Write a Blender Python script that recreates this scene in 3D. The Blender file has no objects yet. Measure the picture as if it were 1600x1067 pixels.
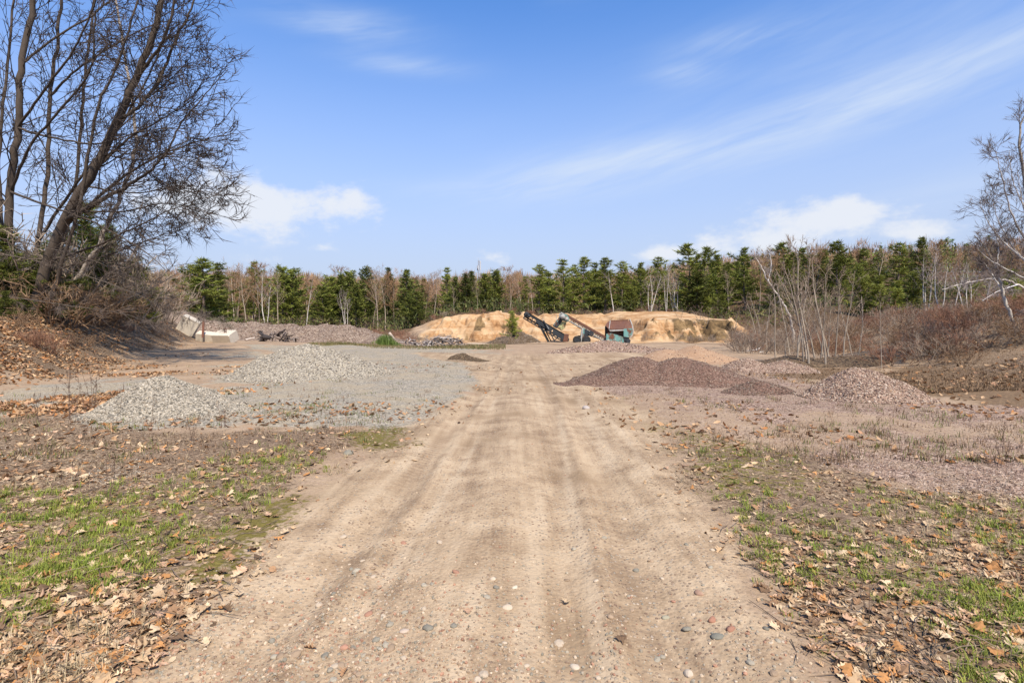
import bpy, math, random
import numpy as np

# ------------------------------------------------------------------ camera, world, sun, exposure
F, CX, HY, CAMZ = 850.0, 800.0, 505.0, 1.6      # focal length / principal point in photograph pixels, eye height in metres
scene = bpy.context.scene
COL = scene.collection
cam_data = bpy.data.cameras.new('camera')
cam = bpy.data.objects.new('camera', cam_data); COL.objects.link(cam)
cam.location = (0, 0, CAMZ); cam.rotation_euler = (math.radians(90), 0, 0)
cam_data.sensor_width = 36.0; cam_data.lens = 36.0 * F / 1600.0
cam_data.shift_y = -(533.5 - HY) / 1600.0
cam_data.clip_start = 0.05; cam_data.clip_end = 4000
scene.camera = cam
SUN_EL, SUN_AZ = math.radians(52), math.radians(158)     # azimuth measured from +Y towards +X: the sun stands high behind the camera, to the right
sun_data = bpy.data.lights.new('sun', 'SUN'); sun = bpy.data.objects.new('sun', sun_data); COL.objects.link(sun)
sun_data.energy = 4.5; sun_data.angle = math.radians(1.2); sun_data.color = (1.0, 0.90, 0.77)
sun.rotation_euler = (math.pi / 2 - SUN_EL, 0.0, math.pi - SUN_AZ)
scene.view_settings.view_transform = 'Standard'; scene.view_settings.look = 'None'
scene.view_settings.exposure = 0.72; scene.view_settings.gamma = 1.0
scene.view_settings.use_curve_mapping = False
scene.cycles.max_bounces = 4; scene.cycles.diffuse_bounces = 2; scene.cycles.glossy_bounces = 2
scene.cycles.transmission_bounces = 2; scene.cycles.transparent_max_bounces = 4
scene.cycles.caustics_reflective = False; scene.cycles.caustics_refractive = False

# ------------------------------------------------------------------ node helper
class NT:
    def __init__(s, tree): s.t = tree; s.t.nodes.clear()
    def n(s, typ, ins=None, **props):
        nd = s.t.nodes.new(typ)
        for k, v in props.items(): setattr(nd, k, v)
        for k, v in (ins or {}).items(): s.put(nd.inputs[k], v)
        return nd
    def put(s, sock, v):
        if isinstance(v, bpy.types.NodeSocket): s.t.links.new(v, sock)
        elif isinstance(v, (tuple, list)):
            if len(v) == 3 and len(sock.default_value) == 4: v = (*v, 1)
            sock.default_value = v
        else: sock.default_value = v
    def m(s, op, a, b=0.0, c=None, clamp=False):
        nd = s.n('ShaderNodeMath', {0: a, 1: b}, operation=op, use_clamp=clamp)
        if c is not None: s.put(nd.inputs[2], c)
        return nd.outputs[0]
    def mix(s, f, a, b, blend='MIX'):
        nd = s.n('ShaderNodeMix', data_type='RGBA', blend_type=blend)
        s.put(nd.inputs[0], f); s.put(nd.inputs[6], a); s.put(nd.inputs[7], b)
        return nd.outputs[2]
    def noise(s, vec, scale, detail=3.0, rough=0.55, out=0, dist=0.0):
        nd = s.n('ShaderNodeTexNoise', {'Vector': vec, 'Scale': scale, 'Detail': detail, 'Roughness': rough, 'Distortion': dist})
        return nd.outputs[out]
    def voro(s, vec, scale, feature='F1', rnd=1.0):
        return s.n('ShaderNodeTexVoronoi', {'Vector': vec, 'Scale': scale, 'Randomness': rnd}, feature=feature)
    def ramp(s, f, stops, interp='LINEAR'):
        nd = s.n('ShaderNodeValToRGB', {0: f}); r = nd.color_ramp; r.interpolation = interp
        while len(r.elements) < len(stops): r.elements.new(0.5)
        for e, (p, c) in zip(r.elements, stops): e.position = p; e.color = (*c, 1) if len(c) == 3 else c
        return nd.outputs[0]
    def sm(s, x, a, b):           # smoothstep
        nd = s.n('ShaderNodeMapRange', {'Value': x, 'From Min': a, 'From Max': b}, interpolation_type='SMOOTHSTEP')
        return nd.outputs[0]
    def sep(s, v): return s.n('ShaderNodeSeparateXYZ', {0: v}).outputs
    def sepc(s, v): return s.n('ShaderNodeSeparateColor', {0: v}).outputs
    def comb(s, x, y, z=0.0): return s.n('ShaderNodeCombineXYZ', {0: x, 1: y, 2: z}).outputs[0]
    def scalev(s, v, sc):
        return s.n('ShaderNodeVectorMath', {0: v, 1: sc}, operation='MULTIPLY').outputs[0]

# ------------------------------------------------------------------ sky with thin cirrus and low cumulus, laid out by azimuth and elevation
SKY_STRENGTH = 0.127
world = bpy.data.worlds.new('World'); scene.world = world; world.use_nodes = True
W = NT(world.node_tree)
def azel(px, py):
    dx = (px - CX) / F; dz = (HY - py) / F
    return math.atan(dx), math.atan2(dz, math.hypot(1, dx))
tc = W.n('ShaderNodeTexCoord').outputs['Generated']
dx_, dy_, dz_ = W.sep(tc)[0:3]
az = W.m('ARCTAN2', dx_, dy_); el = W.m('ARCSINE', dz_)
sky = W.n('ShaderNodeTexSky', sky_type='NISHITA', sun_disc=False, sun_elevation=SUN_EL, sun_rotation=SUN_AZ,
          altitude=300.0, air_density=1.0, dust_density=0.6, ozone_density=1.6).outputs[0]
uv = W.comb(az, el, 0.0)
def blob(px, py, rx, ry, rot=0.0, amp=1.0):
    """soft elliptical patch of cloud round a direction"""
    a0, e0 = azel(px, py); sa, se = F / rx, F / ry
    if rot:
        c, s_ = math.cos(rot), math.sin(rot)
        v = W.n('ShaderNodeMapping', {'Vector': uv, 'Rotation': (0, 0, -rot), 'Scale': (1, 1, 1)}).outputs[0]
        a0, e0 = a0 * c + e0 * s_, e0 * c - a0 * s_
    else: v = uv
    v = W.n('ShaderNodeVectorMath', {0: v, 1: (sa, se, 0), 2: (-a0 * sa, -e0 * se, 0)}, operation='MULTIPLY_ADD').outputs[0]
    d = W.n('ShaderNodeVectorMath', {0: v, 1: v}, operation='DOT_PRODUCT').outputs['Value']
    r = W.m('POWER', math.exp(-1), d)
    return r if amp == 1.0 else W.m('MULTIPLY', r, amp)
def addall(l):
    r = l[0]
    for q in l[1:]: r = W.m('ADD', r, q)
    return r
warp = W.n('ShaderNodeVectorMath', {0: uv, 1: W.scalev(W.noise(uv, 3.0, 2, out=1), (0.10, 0.05, 0.0))}, operation='ADD').outputs[0]
rotm = W.n('ShaderNodeMapping', {'Vector': warp, 'Rotation': (0, 0, math.radians(-12))}).outputs[0]
wisp = W.noise(W.scalev(rotm, (3.0, 22.0, 1.0)), 1.0, 4, 0.62)
wisp2 = W.noise(W.scalev(warp, (2.2, 5.0, 1.0)), 1.0, 2, 0.6)
cir = addall([blob(1290, 185, 330, 32, 0.17, amp=1.0), blob(930, 258, 170, 30, 0.14, amp=1.0), blob(545, 42, 95, 20, amp=0.9),
              blob(630, 103, 90, 13, amp=0.65), blob(1075, 116, 48, 14, amp=0.9), blob(1155, 66, 85, 18, amp=0.7),
              blob(760, 302, 130, 16, amp=0.55), blob(1400, 100, 260, 90, amp=0.35), blob(1500, 300, 120, 26, amp=0.4)])
veil = W.sm(wisp2, 0.5, 0.85)
cirrus = W.m('MULTIPLY', W.m('ADD', W.m('MULTIPLY', cir, 0.95), W.m('MULTIPLY', veil, 0.18)), W.sm(wisp, 0.18, 0.78), clamp=True)
puff = W.noise(W.scalev(warp, (12.0, 21.0, 1.0)), 1.0, 5, 0.62)
cum = addall([blob(430, 328, 120, 34), blob(335, 310, 100, 44), blob(555, 316, 40, 24), blob(515, 388, 26, 8, amp=0.7), blob(768, 402, 45, 12, amp=0.8),
              blob(1250, 350, 95, 30), blob(1180, 380, 110, 20), blob(1330, 330, 55, 18), blob(1040, 398, 60, 14, amp=0.9), blob(1410, 362, 55, 14, amp=0.7),
              blob(380, 405, 60, 8, amp=0.5)])
band = W.m('MULTIPLY', W.sm(el, 0.02, 0.07), W.sm(el, 0.26, 0.14))
cumd = W.sm(W.m('ADD', W.m('MULTIPLY', cum, 0.46), W.m('MULTIPLY', W.m('SUBTRACT', puff, 0.5), 1.5)), 0.14, 0.62)
cumd = W.m('MULTIPLY', W.m('MULTIPLY', cumd, 0.88), W.sm(cum, 0.04, 0.3))
rest = W.m('MULTIPLY', W.m('MULTIPLY', W.sm(W.noise(uv, 2.3, 2), 0.62, 0.8), band), W.m('MULTIPLY', W.sm(W.m('ABSOLUTE', az), 0.8, 1.1), 0.7))
lowhaze = W.m('MULTIPLY', W.sm(el, 0.60, -0.02), 0.97)
tint = W.mix(1.0, sky, (0.50, 0.84, 1.22), 'MULTIPLY')
sat = W.n('ShaderNodeHueSaturation', {'Saturation': 1.0, 'Value': 1.0, 'Color': tint}).outputs[0]
c1 = W.mix(lowhaze, sat, (2.78, 3.02, 3.7))
c2 = W.mix(W.m('MULTIPLY', cirrus, 0.75), c1, (3.25, 3.75, 4.55))
c3 = W.mix(W.m('MAXIMUM', cumd, rest), c2, (4.05, 4.2, 4.5))
bg = W.n('ShaderNodeBackground', {'Color': c3, 'Strength': SKY_STRENGTH})
W.t.links.new(bg.outputs[0], W.n('ShaderNodeOutputWorld').inputs[0])

# ------------------------------------------------------------------ numeric helpers
def ss(a, b, x):
    t = np.clip((np.asarray(x, float) - a) / (b - a), 0, 1); return t * t * (3 - 2 * t)
def _hash(xi, yi, seed):
    h = (xi.astype(np.int64) * 374761393 + yi.astype(np.int64) * 668265263 + seed * 974634777) & 0xFFFFFFFF
    h = ((h ^ (h >> 13)) * 1274126177) & 0xFFFFFFFF
    return ((h ^ (h >> 16)) & 0xFFFFFF) / float(0xFFFFFF)
def vnoise(x, y, seed=0):
    x = np.asarray(x, float); y = np.asarray(y, float)
    xi = np.floor(x); yi = np.floor(y); fx = x - xi; fy = y - yi
    fx = fx * fx * (3 - 2 * fx); fy = fy * fy * (3 - 2 * fy)
    a = _hash(xi, yi, seed); b = _hash(xi + 1, yi, seed); c = _hash(xi, yi + 1, seed); d = _hash(xi + 1, yi + 1, seed)
    return (a * (1 - fx) + b * fx) * (1 - fy) + (c * (1 - fx) + d * fx) * fy - 0.5
def fbm(x, y, octv=4, seed=0):
    r = 0; a = 1.0; f = 1.0
    for i in range(octv):
        r = r + a * vnoise(np.asarray(x) * f + 17.3 * i, np.asarray(y) * f - 9.1 * i, seed + i); a *= 0.5; f *= 2.03
    return r

# ------------------------------------------------------------------ terrain
def road_c(y): return np.interp(y, [0, 2.4, 7, 14, 25, 40], [-0.30, -0.24, 0.08, 0.40, 0.45, 0.5])
BX0, BX1, BY0, BY1 = -19.0, 37.0, 58.0, 101.0          # the finer sand bank sheet
def H(x, y, fine=False):
    x = np.asarray(x, float); y = np.asarray(y, float)
    z = -0.6 * ss(12, 62, y)
    z = z + 0.55 * ss(-6, -24, x) * ss(16, 46, y)
    s = (x + 12.5) * -0.925 + (y - 14) * -0.378 - 1.5                       # bank under the trees on the left
    z = z + (1.9 * ss(-1.7, 2.1, s) + 0.05 * np.clip(s - 2, 0, 30)) * ss(60, 44, y)
    xf = np.interp(y, [0, 14, 24, 40, 60, 90], [13.5, 12.6, 14, 20, 34, 40])  # brushy bank on the right
    r = x - xf
    z = z + (1.9 * ss(-1, 9, r) + 3.0 * ss(9, 60, r)) * ss(4, 13, y)
    wob = 2.2 * fbm(x * 0.09, y * 0.02, 3, 5) + 1.6 * fbm(x * 0.3, y * 0.03, 3, 6)
    foot = np.interp(x, [-60, -14, -8, 2, 12, 16, 22, 29, 34, 60], [62, 66, 66.5, 68, 67, 65, 63.5, 65, 68, 72]) + wob
    wid = np.interp(x, [-60, -18, -9, -3, 4, 14, 17, 22, 28, 33, 60], [34, 22, 9, 9, 22, 20, 6, 5, 6, 18, 26])
    top = np.interp(x, [-60, -17, -8, -3, 4, 14, 17, 22, 28, 33, 60], [0.2, 0.7, 3.3, 3.7, 3.7, 3.6, 2.5, 2.7, 2.6, 2.6, 2.2])
    q = np.clip((y - foot) / wid, 0, 1)
    b = top * (0.35 * q + 0.65 * q * q * (3 - 2 * q))
    z = z + b + np.clip(np.interp(x, [-25, -8], [1.5, 4.1]) - top, 0, 3) * ss(0, 1, (y - foot - wid) / 24.0)
    z = z + (13.0 + 4.5 * ss(0, -160, x) + 4 * fbm(x * 0.008, y * 0.008, 3, 9)) * ss(112, 310, y)
    z = z + 4 * ss(60, 150, x) * ss(60, 140, y) + 2 * ss(34, 75, x) * ss(50, 90, y)
    z = z + 0.25 * fbm(x * 0.16, y * 0.16, 3, 2) * ss(5, 25, np.hypot(x, y - 2))
    lat = x - road_c(y)
    onr = ss(2.4, 1.5, np.abs(lat)) * ss(40, 25, y)
    z = z + (1 - onr) * 0.05 * ss(0, 1.2, np.abs(lat) - 1.6) * ss(30, 20, y)
    nz = 0.028 * fbm(x * 1.5, y * 1.5, 3, 31) + 0.008 * fbm(x * 8, y * 8, 2, 33)
    ruts = 0
    for l, w_, d_ in ((-1.05, .16, .022), (-0.62, .12, .014), (0.48, .15, .020), (0.95, .18, .024), (-0.1, .3, -.022), (1.45, .2, -.02), (-1.5, .2, -.016), (0.72, .06, -.012), (-0.85, .06, -.012)):
        lo = lat - l - 0.14 * vnoise(y * 0.22, l * 7 + y * 0, 44)
        ruts = ruts - 1.5 * d_ * np.exp(-(lo / w_) ** 2) * (0.55 + 0.9 * (vnoise(y * 0.55, l * 5 + y * 0, 45) + 0.5))
    z = z + nz * (1 - 0.6 * onr) + ruts * onr
    if fine:
        m = ss(0, 2.5, x - BX0) * ss(0, 2.5, BX1 - x) * ss(0, 2.0, y - BY0) * ss(0, 3, BY1 - y)
        steep = ss(0.0, 0.10, q) * ss(1.15, 0.8, (y - foot) / wid)
        ridg = 1 - 2 * np.abs(fbm(x * 0.5 + 0.4 * fbm(x, y, 2, 3), (y + 2.2 * z) * 0.16, 4, 51))
        er = np.interp(x, [-12, -8, 0, 6, 14, 17, 28, 31], [.15, 1, .8, .35, .35, 1, 1, .3])
        z = z + m * (0.22 * fbm(x * 0.6, y * 0.6, 4, 61) + er * steep * (1.15 * (ridg - 0.55) + 0.9 * fbm(x * 0.35, y * 0.35, 3, 63) + 0.7 * fbm(x * 0.95, y * 0.4, 4, 64) - 0.5 * np.abs(fbm(x * 0.55 + y * .1, y * 0.12, 3, 67))))
        gul = np.clip(0.16 - np.abs(fbm(x * 0.42 + 0.5 * fbm(x * .9, y * .5, 2, 71), y * 0.05, 3, 70)), 0, 1) / 0.16; z = z - m * steep * er * 0.75 * gul ** 1.5
        led = np.sin(z * 4.2 + 2 * fbm(x * .3, y * .3, 2, 8)); z = z + m * steep * 0.10 * er * np.sign(led) * np.abs(led) ** 0.6
    return z
def GP(px, py, ymax=160.0):
    """ground point that shows at a photograph pixel: the ray from the eye marched over the terrain"""
    Y = np.concatenate([np.linspace(1.0, 12, 500), np.linspace(12, ymax, 2500)])
    X = (px - CX) / F * Y; Z = CAMZ + (HY - py) / F * Y
    under = np.nonzero(Z < H(X, Y))[0]
    i = under[0] if len(under) else len(Y) - 1
    return float(X[i]), float(Y[i])
def at(px, py, Y): return np.array(((px - CX) / F * Y, Y, CAMZ + (HY - py) / F * Y))
def hz(x, y): return float(H(np.array([x]), np.array([y]))[0])

def sdpoly(x, y, poly):
    """signed distance to polygon, positive inside"""
    x = np.asarray(x, float); y = np.asarray(y, float)
    d = np.full(x.shape, 1e9); ins = np.zeros(x.shape, bool); n = len(poly)
    for i in range(n):
        ax, ay = poly[i]; bx, by = poly[(i + 1) % n]
        ex, ey = bx - ax, by - ay; wx, wy = x - ax, y - ay
        t = np.clip((wx * ex + wy * ey) / (ex * ex + ey * ey + 1e-12), 0, 1)
        d = np.minimum(d, (wx - ex * t) ** 2 + (wy - ey * t) ** 2)
        c = ((ay > y) != (by > y)) & (x < (bx - ax) * (y - ay) / (by - ay + 1e-12) + ax)
        ins ^= c
    d = np.sqrt(d); return np.where(ins, d, -d)
def poly(*pts): return [GP(*p) for p in pts]
Z_GREY = poly((-500, 592), (120, 590), (330, 603), (350, 575), (400, 540), (600, 537), (745, 545), (780, 562), (755, 605), (700, 650), (625, 668), (400, 672), (160, 672), (40, 648), (-500, 660))
Z_GREY2 = poly((60, 752), (130, 722), (240, 712), (260, 740), (180, 762))
Z_GREY3 = poly((-200, 722), (-100, 705), (60, 698), (70, 714), (0, 722))
Z_PINK = poly((895, 580), (960, 562), (1160, 577), (1300, 598), (1450, 628), (1620, 640), (2300, 640), (2300, 820), (1620, 782), (1450, 768), (1250, 718), (1090, 684), (1020, 655), (935, 605))
Z_LEAFL = poly((-700, 655), (40, 650), (160, 674), (620, 672), (565, 722), (440, 790), (330, 905), (230, 1010), (140, 1075), (40, 1300), (-700, 1300))
Z_LEAFR = poly((1060, 690), (1250, 718), (1450, 768), (1620, 785), (2300, 830), (2300, 1300), (1480, 1300), (1345, 1075), (1260, 960), (1190, 870), (1120, 780))
Z_GRASSL = poly((-300, 790), (150, 762), (300, 735), (430, 690), (480, 715), (380, 810), (250, 900), (120, 985), (-300, 1020))
Z_MOSSL = poly((632, 668), (560, 668), (470, 730), (400, 800), (300, 900), (330, 905), (420, 830), (500, 770))
Z_MOSSR = poly((1050, 672), (1150, 690), (1280, 735), (1250, 775), (1150, 770), (1090, 720))
Z_DRY = poly((1150, 584), (1300, 568), (1600, 560), (2300, 560), (2300, 640), (1620, 640), (1450, 626), (1300, 596), (1230, 590))
Z_GRASSFAR = poly((480, 536), (610, 536), (760, 541), (775, 546), (600, 541), (500, 540))
def zones(x, y):
    x = np.asarray(x, float); y = np.asarray(y, float)
    n1 = fbm(x * 0.9, y * 0.9, 4, 71); n2 = fbm(x * 0.35, y * 0.35, 4, 72); n3 = fbm(x * 2.5, y * 2.5, 3, 73)
    sc = np.clip(y / 10.0, 0.3, 3.0)
    lat = x - road_c(y)
    hl = np.interp(y, [0, 2.4, 5, 7, 9, 14, 22, 30], [1.75, 1.75, 1.85, 1.85, 1.7, 1.3, 2.2, 6]); hr = np.interp(y, [0, 2.4, 4, 7, 10, 14, 22, 30], [1.55, 1.6, 1.75, 2.0, 2.0, 1.6, 3.5, 9])
    edge = np.where(lat < 0, hl + lat, hr - lat)
    Z = {}
    Z['road'] = ss(-0.4, 0.4, edge + 0.5 * n1 + 0.35 * n3) * ss(42, 24, y)
    def zp(p, w, a): return ss(-w * 2.2, w * 2.2, sdpoly(x, y, p) / sc + 1.5 * a * n1 + a * 0.9 * n3 + 1.6 * a * n2)
    Z['grey'] = np.maximum.reduce([zp(Z_GREY, .35, .7), 0.8 * zp(Z_GREY2, .2, .4), 0.8 * zp(Z_GREY3, .2, .3)])
    Z['grey'] = Z['grey'] * (1 - 0.55 * ss(0.02, 0.3, n2 + 0.35 * n1) * ss(-3.4, -6.5, x) * ss(30, 20, y))
    Z['pink'] = zp(Z_PINK, .4, .7) * (1 - 0.55 * ss(0.1, 0.4, n2 + .4 * n1))
    sb = (x + 12.5) * -0.925 + (y - 14) * -0.378 - 1.5
    xf = np.interp(y, [0, 14, 24, 40, 60, 90], [13.5, 12.6, 14, 20, 34, 40])
    leaf = np.maximum.reduce([zp(Z_LEAFL, .3, .5) * (1 - 0.5 * zp(Z_MOSSL, .3, .4)), zp(Z_LEAFR, .35, .5), ss(-2.2, -0.2, sb + 1.3 * n1) * ss(60, 46, y), 0.9 * ss(-1.0, 3.0, x - xf + 2.0 * n1)])
    leaf = np.maximum(leaf, 0.55 * ss(0.08, 0.34, n2 + 0.35 * n1) * ss(-3.4, -6.5, x) * ss(30, 20, y) * ss(7, 9, y))
    Z['leaf'] = leaf * (1 - 0.5 * ss(-0.1, 0.5, n2 - .2))
    moss = np.maximum.reduce([0.62 * zp(Z_MOSSL, .3, .5), 0.45 * zp(Z_MOSSR, .3, .7), 0.42 * zp(Z_GRASSL, .4, .7), 0.30 * zp(Z_LEAFR, .4, .6) * ss(-.1, .25, n1), 0.7 * ss(-.6, .6, sdpoly(x, y, Z_GRASSFAR) + n1)])
    Z['moss'] = moss
    Z['dry'] = zp(Z_DRY, .5, .6)
    # sand bank: the slope behind the yard
    wob = 2.2 * fbm(x * 0.09, y * 0.02, 3, 5) + 1.6 * fbm(x * 0.3, y * 0.03, 3, 6)
    foot = np.interp(x, [-60, -14, -8, 2, 12, 16, 22, 29, 34, 60], [62, 66, 66.5, 68, 67, 65, 63.5, 65, 68, 72]) + wob
    crest = np.interp(x, [-60, -14, -8, -3, 4, 14, 17, 22, 28, 33, 60], [84, 82, 76.5, 77, 88, 90, 92, 92, 90, 84, 80])
    xs = ss(-14, -9.5, x + 2 * n2) * ss(34, 29.5, x + 2 * n2 - 0.25 * (y - 70) * (y < 90))
    Z['sand'] = ss(-7, 0, y - foot + 2 * n2) * ss(0.3, -0.3, y - crest - 1.2 * n2 * 2) * xs
    Z['sdark'] = ss(0.05, 0.22, n1 * 0.30 + 0.22 - 0.30 * np.abs((x - 23.2) / 6.8) ** 4 + 0.25 * fbm(x * 0.7, y * 0.3, 4, 91)) * ss(-0.3, .8, y - foot) * ss(10.5, 6, y - foot) * ss(15, 16.5, x)
    Z['sdark'] = np.maximum(Z['sdark'], 0.8 * ss(0.22, 0.5, fbm(x * 0.5, y * 0.22, 4, 95) + .1) * ss(0.5, 2, y - foot) * ss(14, 8, x) * ss(9.5, 7, y - foot))
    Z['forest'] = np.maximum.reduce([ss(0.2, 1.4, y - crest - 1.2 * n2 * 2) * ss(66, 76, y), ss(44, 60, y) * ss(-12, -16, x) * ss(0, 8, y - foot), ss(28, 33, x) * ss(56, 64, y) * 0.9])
    Z['light'] = 0; Z['tread'] = 0
    for l, wd, sd in ((-1.28, .10, 1), (-0.86, .06, 2), (-0.66, .05, 3), (0.30, .09, 4), (0.66, .06, 5), (1.12, .11, 6), (0.02, .06, 7), (1.42, .07, 8)):
        wv = lat - l - 0.22 * vnoise(y * 0.16, l * 3.1 + y * 0, 200 + sd) - 0.05 * vnoise(y * 0.8, l + y * 0, 210 + sd)
        Z['light'] = np.maximum(Z['light'], np.exp(-(wv / wd) ** 2) * ss(-.15, .25, vnoise(y * 0.45, l * 9 + y * 0, 220 + sd)))
    for l, wd, sd in ((-1.05, .12, 1), (-0.45, .10, 2), (0.50, .12, 3), (0.90, .12, 4)):
        wv = lat - l - 0.22 * vnoise(y * 0.16, l * 3.1 + y * 0, 200 + sd)
        Z['tread'] = np.maximum(Z['tread'], ss(wd, wd * .6, np.abs(wv)) * ss(-.1, .3, vnoise(y * 0.3, l * 5 + y * 0, 230 + sd)))
    Z['light'] = Z['light'] * Z['road'] * ss(30, 14, y); Z['tread'] = Z['tread'] * Z['road'] * ss(30, 14, y)
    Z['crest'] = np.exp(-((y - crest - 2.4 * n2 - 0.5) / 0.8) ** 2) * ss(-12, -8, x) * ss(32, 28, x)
    return Z

# ------------------------------------------------------------------ mesh building
class MB:
    """collects vertices, triangles, quads and point colours; build() links them as one mesh object"""
    def __init__(s): s.v = []; s.t = []; s.q = []; s.c = []; s.n = 0
    def add(s, v, t=None, q=None, col=(1, 1, 1)):
        v = np.asarray(v, float).reshape(-1, 3); n = len(v)
        col = np.asarray(col, float)
        if col.ndim == 1: col = np.broadcast_to(col, (n, 3))
        s.v.append(v); s.c.append(col)
        if t is not None and len(t): s.t.append(np.asarray(t, np.int64).reshape(-1, 3) + s.n)
        if q is not None and len(q): s.q.append(np.asarray(q, np.int64).reshape(-1, 4) + s.n)
        s.n += n
    def mesh(s, name, mat, smooth=False):
        me = bpy.data.meshes.new(name)
        V = np.concatenate(s.v); C = np.concatenate(s.c)
        Q = np.concatenate(s.q) if s.q else np.zeros((0, 4), np.int64); T = np.concatenate(s.t) if s.t else np.zeros((0, 3), np.int64)
        me.vertices.add(len(V)); me.vertices.foreach_set('co', V.astype(np.float32).ravel())
        loops = np.concatenate([Q.ravel(), T.ravel()]).astype(np.int32)
        me.loops.add(len(loops)); me.loops.foreach_set('vertex_index', loops)
        st = np.concatenate([np.arange(len(Q)) * 4, len(Q) * 4 + np.arange(len(T)) * 3]).astype(np.int32)
        me.polygons.add(len(st)); me.polygons.foreach_set('loop_start', st)
        me.polygons.foreach_set('use_smooth', np.full(len(st), bool(smooth)))
        me.update(calc_edges=True)
        at_ = me.color_attributes.new('Col', 'FLOAT_COLOR', 'POINT')
        at_.data.foreach_set('color', np.concatenate([C, np.ones((len(C), 1))], 1).astype(np.float32).ravel())
        me.materials.append(mat)
        return me
    def build(s, name, mat, parent=None, smooth=False):
        return link(name, s.mesh(name, mat, smooth), parent)
    # shapes
    def box(s, c, size, rot=None, col=(1, 1, 1), taper=1.0):
        hx, hy, h_ = [q / 2 for q in size]
        v = np.array([(x * hx * (taper if z > 0 else 1), y * hy * (taper if z > 0 else 1), z * h_) for z in (-1, 1) for y in (-1, 1) for x in (-1, 1)], float)
        if rot is not None: v = v @ np.asarray(rot).T
        s.add(v + np.asarray(c), q=[(0, 2, 3, 1), (4, 5, 7, 6), (0, 1, 5, 4), (2, 6, 7, 3), (0, 4, 6, 2), (1, 3, 7, 5)], col=col)
    def prism(s, pts, d, col=(1, 1, 1)):
        """polygon pts (k,3) pushed along vector d"""
        p = np.asarray(pts, float); k = len(p); v = np.concatenate([p, p + np.asarray(d, float)])
        q = [(i, (i + 1) % k, k + (i + 1) % k, k + i) for i in range(k)]
        t = [(0, i + 1, i) for i in range(1, k - 1)] + [(k, k + i, k + i + 1) for i in range(1, k - 1)]
        s.add(v, t=t, q=q, col=col)
    def beam(s, a, b, w, h, col=(1, 1, 1)):
        a = np.asarray(a, float); b = np.asarray(b, float); d = b - a; L = np.linalg.norm(d); d /= L
        up = np.array((0, 0, 1.0)) if abs(d[2]) < 0.95 else np.array((0, 1.0, 0))
        x = np.cross(d, up); x /= np.linalg.norm(x); u = np.cross(x, d)
        s.box((a + b) / 2, (L, w, h), rot=np.stack([d, x, u], 1), col=col)
    def tube(s, pts, rad, sides=6, col=(1, 1, 1), cap=False):
        p = np.asarray(pts, float); k = len(p); r = np.broadcast_to(np.asarray(rad, float), (k,))
        tg = np.empty_like(p); tg[1:-1] = p[2:] - p[:-2]; tg[0] = p[1] - p[0]; tg[-1] = p[-1] - p[-2]
        tg /= np.linalg.norm(tg, axis=1, keepdims=True) + 1e-9
        m = tg.mean(0); ref = np.array((0.31, 0.9, 0.1)) if abs(m[2]) > 0.6 else np.array((0.05, 0.1, 1.0))
        x = np.cross(tg, ref); x /= np.linalg.norm(x, axis=1, keepdims=True) + 1e-9; y = np.cross(tg, x)
        a = np.arange(sides) * 2 * math.pi / sides
        ring = p[:, None, :] + r[:, None, None] * (np.cos(a)[None, :, None] * x[:, None, :] + np.sin(a)[None, :, None] * y[:, None, :])
        i = np.arange(k - 1)[:, None] * sides; j = np.arange(sides)[None, :]; jn = (j + 1) % sides
        q = np.stack([i + j, i + jn, i + sides + jn, i + sides + j], -1).reshape(-1, 4)
        t = None
        if cap: t = [(0, b + 1, b) for b in range(1, sides - 1)] + [((k - 1) * sides, (k - 1) * sides + b, (k - 1) * sides + b + 1) for b in range(1, sides - 1)]
        col = np.asarray(col, float)
        if col.ndim == 2: col = np.repeat(col, sides, 0)
        s.add(ring.reshape(-1, 3), q=q, t=t, col=col)
    def inst(s, tv, tt, pos, scale, rot, col, tq=None):
        """joined copies of a template: pos (N,3), scale (N,) or (N,3), rot (N,3,3), col (N,3)"""
        N = len(pos); k = len(tv); sc = np.asarray(scale, float)
        if sc.ndim == 1: sc = np.repeat(sc[:, None], 3, 1)
        v = np.einsum('nij,nkj->nki', rot, tv[None] * sc[:, None, :]) + pos[:, None, :]
        off = (np.arange(N) * k)[:, None, None]
        s.add(v.reshape(-1, 3), t=(np.asarray(tt)[None] + off).reshape(-1, 3) if tt is not None else None,
              q=(np.asarray(tq)[None] + off).reshape(-1, 4) if tq is not None else None, col=np.repeat(col, k, 0))
def link(name, data, parent=None):
    o = bpy.data.objects.new(name, data); COL.objects.link(o)
    if parent is not None: o.parent = parent
    return o
def empty(name, loc=(0, 0, 0), rz=0.0):
    o = link(name, None); o.location = [float(q) for q in loc]; o.rotation_euler = (0, 0, rz); o.empty_display_size = 0.2
    return o
def tag(o, label=None, cat=None, group=None, kind=None):
    if label: o['label'] = label
    if cat: o['category'] = cat
    if group: o['group'] = group
    if kind: o['kind'] = kind
    return o
def rotz(a):
    a = np.asarray(a, float); c, s_ = np.cos(a), np.sin(a); z = np.zeros_like(c); o = np.ones_like(c)
    return np.stack([np.stack([c, -s_, z], -1), np.stack([s_, c, z], -1), np.stack([z, z, o], -1)], -2)
def rotx(a):
    a = np.asarray(a, float); c, s_ = np.cos(a), np.sin(a); z = np.zeros_like(c); o = np.ones_like(c)
    return np.stack([np.stack([o, z, z], -1), np.stack([z, c, -s_], -1), np.stack([z, s_, c], -1)], -2)
def roty(a):
    a = np.asarray(a, float); c, s_ = np.cos(a), np.sin(a); z = np.zeros_like(c); o = np.ones_like(c)
    return np.stack([np.stack([c, z, s_], -1), np.stack([z, o, z], -1), np.stack([-s_, z, c], -1)], -2)
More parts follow.
